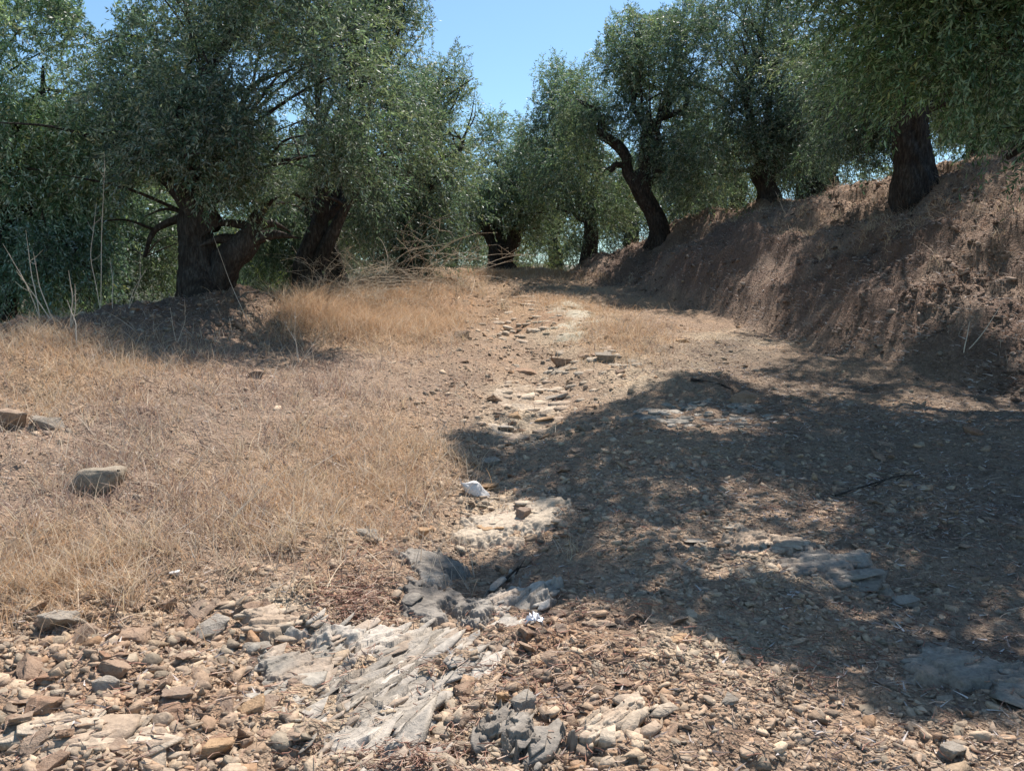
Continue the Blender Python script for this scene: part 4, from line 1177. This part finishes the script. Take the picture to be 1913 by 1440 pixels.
def olive(px, d, trunk, blobs_px, n, leaf, nl, Ls, label, seed, base=None, limbs=None, tr=0.3, tone=(1, 1, 1), gap=0.02, droop=1.0, extra=None, maxlimb=6, group='olive trees of the grove', gapf=1.1, prune=None):
    """px,d: trunk foot by photo column and distance. trunk: list of (px,py,radius m) up the stem (None = plain).
    blobs_px: (px,py,ddepth, rx_px, ry_px, rdepth_m, upright, weight)"""
    if base is None:
        x0 = (px - 956.5) / F * d * 1.0; y0 = d
        for _ in range(6):                       # depth is measured along the ground
            z0 = float(H(x0, y0, False)); f = y0 * CP - (z0 - CAMZ) * SP; x0 = (px - 956.5) / F * f
    else: x0, y0 = base
    z0 = float(H(x0, y0))
    B = np.array([x0, y0, z0])
    root = empty('olive_tree', B)
    tag(root, label, 'olive tree', group)
    rd = random.Random(seed)
    if trunk:
        pts = [B - np.array([0, 0, 0.25])]; rr = [trunk[0][2] * 1.05]
        for (tx, ty, r_) in trunk:
            q = P(np.array(float(tx)), np.array(float(ty)), y0); pts.append(q); rr.append(r_)
        pts[1][2] = max(pts[1][2], z0)
    else:
        lean = np.array([rd.gauss(0, 0.12), rd.gauss(0, 0.12), 0])
        pts = [B - np.array([0, 0, 0.25]), B + np.array([0, 0, 0.08]), B + np.array([0, 0, 0.5]) + lean * .4, B + np.array([0, 0, 1.0]) + lean, B + np.array([0, 0, 1.35]) + lean * 1.3]
        rr = [tr * 1.5, tr * 1.3, tr * 0.95, tr * 1.05, tr * 0.75]
    V, Fq = tube(pts, rr, 40, 14, 0.28, 0.22, seed)
    # root flare
    hgt = V[:, 2] - z0; fl = np.exp(-np.maximum(hgt, 0) / 0.16)
    ctr = np.array([pts[1][0], pts[1][1]])
    ang = np.arctan2(V[:, 1] - ctr[1], V[:, 0] - ctr[0])
    k = 1 + fl * (0.12 + 0.12 * np.sin(ang * 3 + seed) + 0.07 * np.sin(ang * 7 + seed * 2))
    sel = hgt < 0.9
    V[sel, 0] = ctr[0] + (V[sel, 0] - ctr[0]) * k[sel]; V[sel, 1] = ctr[1] + (V[sel, 1] - ctr[1]) * k[sel]
    link('trunk', mesh_np('trunk', V - B, Fq, [M_bark], smooth=True), root)
    top = pts[-1]
    blobs = []
    for (bx, by, dd, rx, ry, rz, up, w) in blobs_px:
        c = P(np.array(float(bx)), np.array(float(by)), y0 + dd); s = (y0 + dd) / F
        blobs.append((c, (rx * s, rz, ry * s), up, w))
    if limbs:
        for q, lb in enumerate(limbs):
            lp = [P(np.array(float(a)), np.array(float(b_)), y0 + dd) for (a, b_, dd, r_) in lb]; lr = [l[3] for l in lb]
            parts = [tube(lp, lr, 12, 7, 0.25, 0.15, seed + q)]
            e = lp[-1]
            for s_ in range(7):
                i = rd.randint(max(0, len(lp) - 3), len(lp) - 1); b0 = lp[i]
                e = b0 + np.array([rd.gauss(0, .5), rd.gauss(0, .5), rd.uniform(-.1, .35)])
                parts.append(tube([b0, (b0 + e) / 2 + np.array([0, 0, .08]), e], [lr[i] * .55, lr[i] * .35, .005], 6, 4, 0.1, 0, seed + s_))
            V, Fq = merge(parts)
            link('limb', mesh_np('limb', V - B, Fq, [M_bark], smooth=True), root)
    for q, b in enumerate(sorted(blobs, key=lambda b: -b[1][0] * b[1][2])[:maxlimb]):
        V, Fq = limb_mesh(top - np.array([0, 0, rr[-1] * 0.6]) + np.array([rd.gauss(0, rr[-1] * .3), rd.gauss(0, rr[-1] * .3), 0]), b[0], rr[-1] * 0.5, seed * 7 + q, 7, rad=b[1])
        link('limb', mesh_np('limb', V - B, Fq, [M_bark], smooth=True), root)
    if extra is not None:
        for q in range(11):
            e = extra[rd.randrange(len(extra))]
            V, Fq = limb_mesh(top - np.array([0, 0, rr[-1] * 0.5]), e, rr[-1] * 0.42, seed * 5 + q, 12, rad=np.array([1.0, 1.0, 0.4]))
            link('limb', mesh_np('limb', V - B, Fq, [M_bark], smooth=True), root)
    V, Fq, idx, Cc = crown_mesh(blobs, n, leaf, nl, Ls, seed, gap, tone, extra, droop, gapf)
    if prune is not None:
        Q = V[Fq[:, 0]]; kp = ~prune(Q); Fq = Fq[kp]; idx = idx[kp]
    link('crown', mesh_np('crown', V - B, Fq, [M_leaf, M_bark], idx, Cc), root)
    return root

# --- left group
olive(60, 10.6, None, [(90, 130, 0, 190, 230, 1.2, .5, 1), (60, 400, 0, 170, 160, 1.1, 0, 1.2), (-60, 250, 0, 200, 240, 1.2, .2, .6), (150, 470, -.1, 85, 90, .6, 0, 1), (190, 250, 0, 90, 150, .8, .2, .8), (40, 520, .3, 120, 60, .7, 0, 1)],
      6600, 0.068, 24, 0.42, 'nearest left olive tree with silvery crown drooping to the ground at the left edge', 11, base=(-6.9, 10.8), tr=0.3, tone=(1.4, 1.45, 1.45), gap=0.0, droop=1.2)
olive(385, 10.4, [(385, 560, .31), (374, 500, .24), (368, 450, .20), (362, 415, .19), (360, 385, .15)],
      [(440, 120, 0, 240, 190, 1.7, .4, 1), (300, 60, .5, 190, 150, 1.2, .6, .8), (560, 130, 0, 190, 200, 1.4, .5, 1), (420, 300, -.3, 190, 100, 1.3, 0, 1.2), (300, 230, 0, 110, 130, 1.1, 0, .9), (590, 290, 0, 120, 120, 1.1, 0, 1), (450, 385, -.5, 80, 50, .5, 0, .8), (460, -120, .3, 260, 170, 1.6, .7, .7)],
      7400, 0.062, 24, 0.45, 'big left olive tree with thick gnarled double trunk behind the shaded mound', 12,
      limbs=[[(400, 430, 0, .2), (350, 360, -.1, .17), (310, 325, -.1, .13), (260, 290, 0, .1), (215, 270, 0, .05)], [(412, 575, .05, .2), (412, 520, 0, .2), (428, 482, -.05, .18), (458, 455, 0, .18), (474, 425, 0, .12), (486, 385, 0, .06)],
             [(395, 430, .1, .13), (370, 340, .2, .1), (320, 305, .3, .08), (250, 300, .4, .04)], [(350, 400, .1, .05), (290, 430, .1, .04), (270, 480, .1, .02)]], maxlimb=6)
olive(580, 13.2, [(578, 548, .25), (574, 500, .2), (584, 455, .17), (596, 420, .13)],
      [(710, 130, 1.3, 100, 170, 1.3, 1, 1), (700, 300, 1.2, 130, 110, 1.2, 0, 1.1), (770, 280, 1.6, 110, 95, 1.1, 0, 1), (740, 60, 1.4, 75, 130, 1.0, 1, .9), (650, 330, .8, 90, 90, 1.0, 0, .8), (600, 60, 1.0, 120, 150, 1.3, 1, .7), (745, 400, 1.4, 70, 55, .7, 0, .9), (700, -60, 1.3, 110, 120, 1.2, 1, .7)],
      5200, 0.066, 22, 0.5, 'second left olive tree whose crown sweeps down over the brambles', 13,
      limbs=[[(590, 450, 0, .15), (600, 400, 0, .12), (605, 360, 0, .09), (630, 300, 0, .06)], [(592, 500, -.1, .13), (620, 440, -.1, .1), (648, 385, -.1, .07), (690, 320, 0, .04)]])
olive(626, 16.5, [(628, 520, .2), (622, 480, .15), (610, 450, .13), (600, 420, .1)],
      [(560, 400, .5, 120, 90, 1.2, 0, 1), (700, 400, 1, 110, 70, 1.2, 0, .8), (520, 460, 1, 90, 50, 1.1, 0, .8)],
      2000, 0.08, 18, 0.5, 'slim olive tree half hidden behind the second left trunk', 14, maxlimb=3)
olive(770, 17.5, None, [(850, 240, 0, 68, 110, 1.3, 1, 1), (830, 330, 0, 90, 90, 1.3, 0, 1.2), (845, 150, 0, 48, 60, .8, 1, 1), (770, 300, .3, 110, 150, 1.4, .3, 1), (770, 440, 0, 110, 50, 1.2, 0, 1), (775, 475, -.4, 80, 35, .8, 0, 1)],
      3400, 0.078, 20, 0.55, 'olive tree left of the centre gap with feathery upright top shoots', 15, tr=.28)
# --- centre
olive(935, 23.5, [(936, 505, .40), (932, 485, .30), (936, 472, .36), (940, 460, .3)],
      [(940, 330, 0, 62, 90, 1.5, .6, 1), (935, 260, 0, 38, 50, .9, 1, 1), (900, 400, 0, 60, 60, 1.2, 0, 1), (980, 400, 0, 65, 60, 1.3, 0, 1), (1000, 330, .5, 40, 60, 1, .4, .8)],
      3000, 0.10, 16, 0.55, 'small stump like olive tree at the head of the track in the centre', 16,
      limbs=[[(925, 470, 0, .14), (912, 440, 0, .13), (900, 415, 0, .1), (880, 400, 0, .05)], [(950, 465, 0, .12), (955, 440, 0, .1), (960, 400, 0, .06)]], maxlimb=3)
olive(1100, 21.5, [(1101, 500, .2), (1102, 470, .19), (1104, 440, .17), (1100, 410, .14)],
      [(1050, 200, 0, 55, 75, 1.2, 1, 1), (1040, 280, 0, 68, 90, 1.4, .2, 1.2), (1100, 370, 0, 85, 80, 1.5, 0, 1.1), (1040, 390, 0, 55, 80, 1.2, 0, 1), (1045, 145, 0, 28, 42, .6, 1, 1.2), (1100, 240, .6, 60, 90, 1, .3, 1.1)],
      3600, 0.09, 18, 0.55, 'tall narrow olive tree right of the centre gap with a spire top', 17, maxlimb=5)
olive(1225, 19.0, [(1230, 430, .23), (1216, 392, .19), (1200, 358, .22), (1198, 338, .26), (1205, 322, .18)],
      [(1190, 120, 0, 95, 90, 1.5, .8, 1), (1240, 200, 0, 90, 90, 1.5, .3, 1), (1270, 130, .3, 85, 100, 1.4, .8, 1), (1195, 45, 0, 38, 45, .7, 1, 1.2), (1230, 280, .3, 60, 60, 1.1, 0, .8), (1120, 150, 0, 45, 65, .9, .6, 1.2), (1100, 200, -.1, 40, 40, .6, .2, 1.2), (1080, 300, .2, 50, 70, 1, 0, .7), (1290, 60, .3, 70, 70, 1, 1, .8), (1245, 285, -.3, 60, 55, .8, 0, 1.1), (1300, 330, .2, 60, 70, 1, 0, .9), (1088, 200, -.2, 48, 44, .5, .3, 1.3)],
      6000, 0.083, 20, 0.5, 'leaning olive tree with knobby head and bare crooked limb on the bank end', 18,
      limbs=[[(1190, 348, 0, .17), (1172, 322, 0, .13), (1168, 292, 0, .12), (1146, 266, 0, .12), (1124, 250, 0, .1), (1122, 222, 0, .08), (1102, 200, 0, .06), (1078, 188, 0, .03)],
             [(1168, 312, 0, .07), (1150, 308, 0, .06), (1142, 322, 0, .03)], [(1215, 330, 0, .14), (1230, 280, 0, .1), (1225, 230, 0, .06)]], maxlimb=4, gap=0.04)
# --- right bank
olive(1435, 17.5, [(1437, 375, .23), (1432, 350, .18), (1426, 325, .24), (1430, 310, .2)],
      [(1400, 130, 0, 130, 130, 1.6, .4, 1), (1380, 250, 0, 110, 70, 1.3, 0, 1.1), (1330, 300, 0, 80, 80, 1.1, 0, 1), (1460, 230, 0, 90, 80, 1.2, 0, 1), (1380, 30, 0, 120, 90, 1.3, .8, .9), (1480, 60, 0, 90, 110, 1.2, .5, .9), (1460, 290, -.2, 80, 50, .8, 0, 1)],
      6400, 0.072, 20, 0.48, 'olive tree with dark forked trunk midway along the right bank', 19,
      limbs=[[(1445, 320, 0, .13), (1460, 280, 0, .1), (1450, 230, 0, .06)]], maxlimb=5)
olive(1515, 20.0, [(1517, 372, .36), (1515, 330, .32), (1518, 300, .3)],
      [(1540, 230, 0, 95, 110, 1.6, .2, 1), (1520, 290, 0, 80, 50, 1.3, 0, 1.1), (1480, 320, 0, 50, 50, 1, 0, .8)],
      2300, 0.08, 18, 0.5, 'shadowy olive tree standing behind the bank between two nearer trunks', 20, maxlimb=3)
olive(1715, 12.2, [(1706, 350, .29), (1704, 300, .24), (1700, 250, .23), (1696, 205, .25), (1694, 190, .2)],
      [(1640, 60, 1.1, 160, 130, 1.4, .3, 1), (1590, 190, .9, 95, 110, 1.1, 0, 1.1), (1780, 100, 1.1, 160, 120, 1.3, .2, 1), (1620, 270, .9, 65, 60, .8, 0, 1), (1820, 190, 1.0, 105, 70, 1.0, 0, .9), (1700, -100, 1.0, 240, 130, 1.5, .6, .7), (1670, 165, .1, 70, 50, .5, 0, .8)],
      6600, 0.064, 22, 0.45, 'large olive tree with thick black trunk high on the right bank', 21,
      limbs=[[(1705, 215, 0, .18), (1715, 160, 0, .15), (1720, 110, 0, .1)]], maxlimb=6)
olive(1822, 19.5, [(1822, 285, .2), (1820, 260, .17), (1824, 235, .15)],
      [(1830, 170, 0, 110, 70, 1.6, 0, 1), (1900, 200, 0, 80, 60, 1.4, 0, 1)],
      1700, 0.085, 18, 0.5, 'distant small olive tree seen right of the thick black trunk', 22, maxlimb=2)
olive(1360, 24, None, [(1330, 330, 0, 90, 90, 1.8, 0, 1), (1250, 370, 0, 60, 50, 1.4, 0, .8)], 1500, 0.1, 16, 0.55, 'faint olive tree filling the gap behind the leaning one', 23, tr=.2, maxlimb=2)

# --- nearest right olive: trunk beyond the frame, crown overhead; its shade falls across the track
SHADE = [(850, 800), (1000, 775), (1120, 760), (1260, 715), (1400, 690), (1560, 668), (1760, 650), (1990, 660), (2100, 1330), (1913, 1330), (1650, 1290), (1420, 1215), (1230, 1140), (1090, 1095), (960, 1100), (850, 1110), (830, 1060), (960, 1020), (1050, 985), (1090, 950), (1020, 915), (940, 900), (870, 880)]
HOLES = [(1340, 1065, 157, 56), (1730, 945, 147, 35), (1860, 880, 73, 35), (1260, 905, 115, 32), (1640, 862, 105, 27), (1700, 1010, 115, 29), (1180, 985, 73, 27), (1430, 1000, 73, 24), (1540, 935, 63, 18), (1330, 812, 94, 18), (1060, 880, 63, 18), (1560, 1110, 63, 27), (1850, 1030, 63, 24), (1480, 790, 84, 12), (1240, 1100, 42, 27), (1750, 790, 94, 13)]
qx = rng.uniform(820, 2100, 60000); qy = 640 + (1340 - 640) * rng.random(60000) ** 0.8
k = inpoly(qx + rng.normal(0, 8, 60000), qy + rng.normal(0, 4, 60000), SHADE)
qx, qy = qx[k], qy[k]
k = rng.random(len(qx)) > 0.93 * blobw(qx, qy, HOLES); qx, qy = qx[k], qy[k]
g = G(qx, qy, False)
gap_ = fbm(g[:, 0], g[:, 1] * 0.9, 1.25, 3, 140, 0.55)
rim_ = (g[:, 0] < 0.35)
kg = (gap_ < np.where(rim_, 0.3, 0.10)) | (rng.random(len(g)) < 0.06)
g = g[kg]
# even out to equal numbers per square metre, then lift along the sun's direction until clear of the frame
cell = np.floor(g[:, 0] / 0.3).astype(int) * 10007 + np.floor(g[:, 1] / 0.3).astype(int)
order = rng.permutation(len(g)); g, cell = g[order], cell[order]
cnt = {}; keepi = []
for i, c_ in enumerate(cell):
    cnt[c_] = cnt.get(c_, 0) + 1
    if cnt[c_] <= 48: keepi.append(i)
g = g[keepi]
hmin = (1.62 + 0.40 * g[:, 1] - g[:, 2]) / (1 - 0.40 * SUNV[1] / SUNV[2])
hh = np.clip(hmin + 0.55, 3.0, 9) + 1.1 * rng.random(len(g))
ext = g + SUNV[None] / SUNV[2] * hh[:, None]
print('shade strands', len(ext), ext.min(0), ext.max(0))
olive(0, 0, None, [(1850, 60, 0, 230, 190, 1.1, 0, 1), (1960, 260, -.3, 110, 110, .8, 0, 1.1), (1885, 300, -.3, 36, 50, .3, 0, .8), (1760, -60, .3, 240, 130, 1.3, .2, .8)],
      4200, 0.062, 24, 0.42, 'nearest right olive tree overhanging the track from beyond the right edge', 31, base=(6.3, 7.4), tr=0.35, extra=ext, tone=(0.8, 0.95, 0.75), droop=1.1)  # tone darkens these leaves, shade on the crown put into their colour

# --- the grove going on behind: further trees share three crowns
proto = []
def far_proto(seed, label):
    root = empty('olive_tree', (0, 0, 0)); tag(root, label, 'olive tree', 'olive trees further back')
    pts = [(0, 0, -.4), (0, 0, .1), (.05, 0, .8), (.1, .05, 1.4)]
    V, Fq = tube(pts, [.4, .33, .25, .22], 20, 8, .25, .2, seed)
    link('trunk', mesh_np('trunk', V, Fq, [M_bark], smooth=True), root)
    rd = random.Random(seed)
    bl = [((rd.uniform(-1, 1), rd.uniform(-1, 1), 2.6 + rd.uniform(-.3, 1.4)), (1.5, 1.5, 1.3), .4, 1) for _ in range(5)]
    bl += [((rd.uniform(-1.4, 1.4), rd.uniform(-1.2, 1.2), 1.7), (1.0, 1.0, .9), 0, .9) for _ in range(4)]
    for q, b in enumerate(bl[:4]):
        V, Fq = limb_mesh((0.1, 0.05, 1.3), b[0], .1, seed + q, 4)
        link('limb', mesh_np('limb', V, Fq, [M_bark], smooth=True), root)
    V, Fq, idx, Cc = crown_mesh(bl, 2600, 0.1, 16, .5, seed, 0.0)
    link('crown', mesh_np('crown', V, Fq, [M_leaf, M_bark], idx, Cc), root)
    return root
def copy_tree(o, label):
    c = o.copy(); C.objects.link(c); c['label'] = label
    for ch in o.children:
        d = ch.copy(); C.objects.link(d); d.parent = c
    return c
protos = [far_proto(s, '') for s in (501, 502, 503)]
FAR = [
    (-7.5, 14.5, .95, 'lower olive tree on the slope seen left of the thick trunk'),
    (-10.5, 12.0, 1.0, 'olive tree down the slope at the far left'),
    (-4.8, 18.5, .95, 'olive tree seen between the two left trunks'),
    (-8.5, 20.5, 1.1, 'olive tree on the slope behind the left group'),
    (-5.2, 24.5, 1.05, 'olive tree behind the brambles left of centre'),
    (-2.2, 28.5, 1.0, 'olive tree behind the stump like centre tree, to its left'),
    (1.6, 29.5, 1.0, 'olive tree behind the crest right of the centre tree'),
    (4.2, 28.5, 1.05, 'olive tree behind the narrow spire topped tree'),
    (6.8, 27.0, 1.0, 'olive tree behind the leaning tree on the right'),
    (9.8, 25.0, 1.1, 'olive tree far behind the right bank trunks'),
    (13.5, 22.5, 1.15, 'olive tree filling the back of the right grove'),
    (15.5, 17.5, 1.1, 'olive tree at the far right up the slope'),
    (-14.0, 18.0, 1.2, 'furthest left olive tree down the slope'),
    (-9.5, 30.0, 1.2, 'distant olive tree beyond the left grove'),
    (0.0, 38.0, 1.1, 'most distant olive tree beyond the crest'),
]
for i, (fx, fy, s, lab) in enumerate(FAR):
    o = protos[i] if i < 3 else copy_tree(protos[i % 3], lab)
    o['label'] = lab
    o.location = (fx, fy, float(H(fx, fy)) - 0.02)
    o.rotation_euler = (0, 0, (i * 2.4) % 6.28)
    o.scale = (s, s, s * random.uniform(0.92, 1.08))

# hillside far beyond the grove
a_ = np.linspace(-1.3, 1.3, 90)
rows_ = [(420, -16), (430, 6), (520, 20), (640, 26), (800, 10)]
hv = []
for (rr_, hh_) in rows_:
    hv.append(np.stack([rr_ * np.sin(a_), rr_ * np.cos(a_), hh_ + (12 * fbm(a_ * 4, a_ * 0, 1.0, 4, 300 + rr_) if hh_ > 0 else 0 * a_)], -1))
V = np.vstack(hv); ii = (np.arange(4)[:, None] * 90 + np.arange(89)[None]); Fq = np.stack([ii, ii + 1, ii + 91, ii + 90], -1).reshape(-1, 4)
mh, nt, nd, lk, b = mat('far_hillside'); g_ = N(nt, 'ShaderNodeNewGeometry'); n_ = noise_node(nt, 0.05, 8, 0.7, g_.outputs['Position'])
r_ = ramp(nt, n_.outputs[0], [(0.35, (0.07, 0.09, 0.06)), (0.6, (0.2, 0.17, 0.12))]); lk.new(r_.outputs[0], b.inputs['Base Color']); b.inputs['Roughness'].default_value = 1
tag(link('hills', mesh_np('hills', V, Fq, [mh], smooth=True)), kind='structure')

# ------------------------------------------------------------------ green weeds on the bank and below the trees
def bushlet(px, py, w, h, n, label, seed, leaf=0.05, nm='green_shrub', mt=None, d=None):
    g0 = G([px], [py])[0] if d is None else None
    if g0 is None:
        x0 = (px - 956.5) / F * d; g0 = np.array([x0, d, float(H(x0, d))])
    s = g0[1] / F
    V, Fq, idx, Cc = crown_mesh([((g0[0], g0[1], g0[2] + h * s * .4), (w * s * .5, w * s * .4, h * s * .6), .5, 1)], n, leaf, 10, h * s * .5, seed, -0.2)
    o = link(nm, mesh_np(nm, V - g0, Fq, [mt or M_leaf, M_bark], idx, Cc), loc=g0)
    tag(o, label, 'shrub')
bushlet(1410, 418, 80, 40, 140, 'small green weed clump on the bank below the forked trunk', 601, 0.04, mt=M_green)
bushlet(1005, 500, 90, 60, 260, 'low green shrub right of the stump like centre tree', 602, 0.07, d=25.5, mt=M_green)
bushlet(500, 545, 80, 70, 260, 'low green shrub between the two left trunks', 603, 0.06, d=15.0, mt=M_green)
bushlet(1850, 600, 50, 40, 60, 'sparse yellowish weed on the near bank at the right edge', 604, 0.035, mt=M_green)

for i_, (px_, d_, w_, h_, lab_) in enumerate([
    (700, 24, 190, 90, 'low shrub under the trees behind the widest bramble'), (820, 27, 150, 80, 'low shrub beyond the crest left of the stump like tree'),
    (900, 29, 120, 70, 'low shrub directly behind the stump like tree'), (1060, 28, 120, 80, 'low shrub behind the narrow spire topped tree trunk'),
    (1160, 27, 110, 80, 'low shrub where the bank end meets the crest'), (350, 17, 190, 120, 'low shrub down the slope behind the thick left trunk'),
    (470, 19, 150, 90, 'low shrub behind the right fork of the thick left trunk'), (160, 15, 250, 140, 'low shrub down the slope behind the left berm'),
    (640, 22, 130, 90, 'low shrub behind the slim half hidden tree'), (1290, 24, 130, 70, 'low shrub on the bank behind the leaning tree')]):
    bushlet(px_, 0, w_, h_, 420, lab_, 620 + i_, 0.085, d=d_)

# ------------------------------------------------------------------ fallen branch and scrap
def fallen(px0, py0, px1, py1, label, r0):
    a, b = G([px0, px1], [py0, py1])
    a[2] += .015; b[2] += .03; m = (a + b) / 2 + np.array([0.01, 0.02, 0.015])
    parts = [tube([a, (a + m) / 2, m, (m + b) / 2 + np.array([0, .01, .01]), b], [r0, r0 * .9, r0 * .8, r0 * .6, r0 * .3], 7, 5, .3, .1, 3)]
    for s in (.45, .7):
        p = a + (b - a) * s; e = p + (b - a) * .2 + np.array([random.uniform(-.05, .05), .05, .03])
        parts.append(tube([p, (p + e) / 2, e], [r0 * .5, r0 * .4, r0 * .15], 5, 3))
    V, Fq = merge(parts)
    o = link('fallen_branch', mesh_np('fallen_branch', V - a, Fq, [M_bark], smooth=True), loc=a)
    tag(o, label, 'branch', 'fallen branches')
fallen(912, 1112, 985, 1068, 'grey dead branch lying across the pale sloping bedrock', .008)
fallen(1290, 712, 1370, 735, 'dark fallen branch at the top of the big shade', .016)
fallen(1560, 930, 1720, 895, 'thin fallen branch in the shade below the bank', .007)

m_foil, nt, nd, lk, b = mat('silvery_scrap'); b.inputs['Metallic'].default_value = 0.7; b.inputs['Roughness'].default_value = 0.3; b.inputs['Base Color'].default_value = (.6, .6, .62, 1)
g0 = G([998], [1172])[0]
n = 9; u, v = np.meshgrid(np.linspace(-1, 1, n), np.linspace(-1, 1, n), indexing='ij')
cr = rng.normal(0, .016, (n, n))
V = np.stack([u * .035 + rng.normal(0, .004, (n, n)), v * .03 + rng.normal(0, .004, (n, n)), np.abs(cr) + .012 + .02 * (1 - u * u)], -1).reshape(-1, 3)
ii = (np.arange(n - 1)[:, None] * n + np.arange(n - 1)[None]); Fq = np.stack([ii, ii + n, ii + n + 1, ii + 1], -1).reshape(-1, 4)
o = link('scrap', mesh_np('scrap', V, Fq, [m_foil]), loc=g0); tag(o, 'crumpled silvery scrap lying among the near stones', 'litter scrap')
md = o.modifiers.new('thickness', 'SOLIDIFY'); md.thickness = 0.001

SC.cycles.max_bounces = 6
SC.cycles.diffuse_bounces = 3
SC.cycles.transmission_bounces = 4
SC.cycles.use_denoising = True
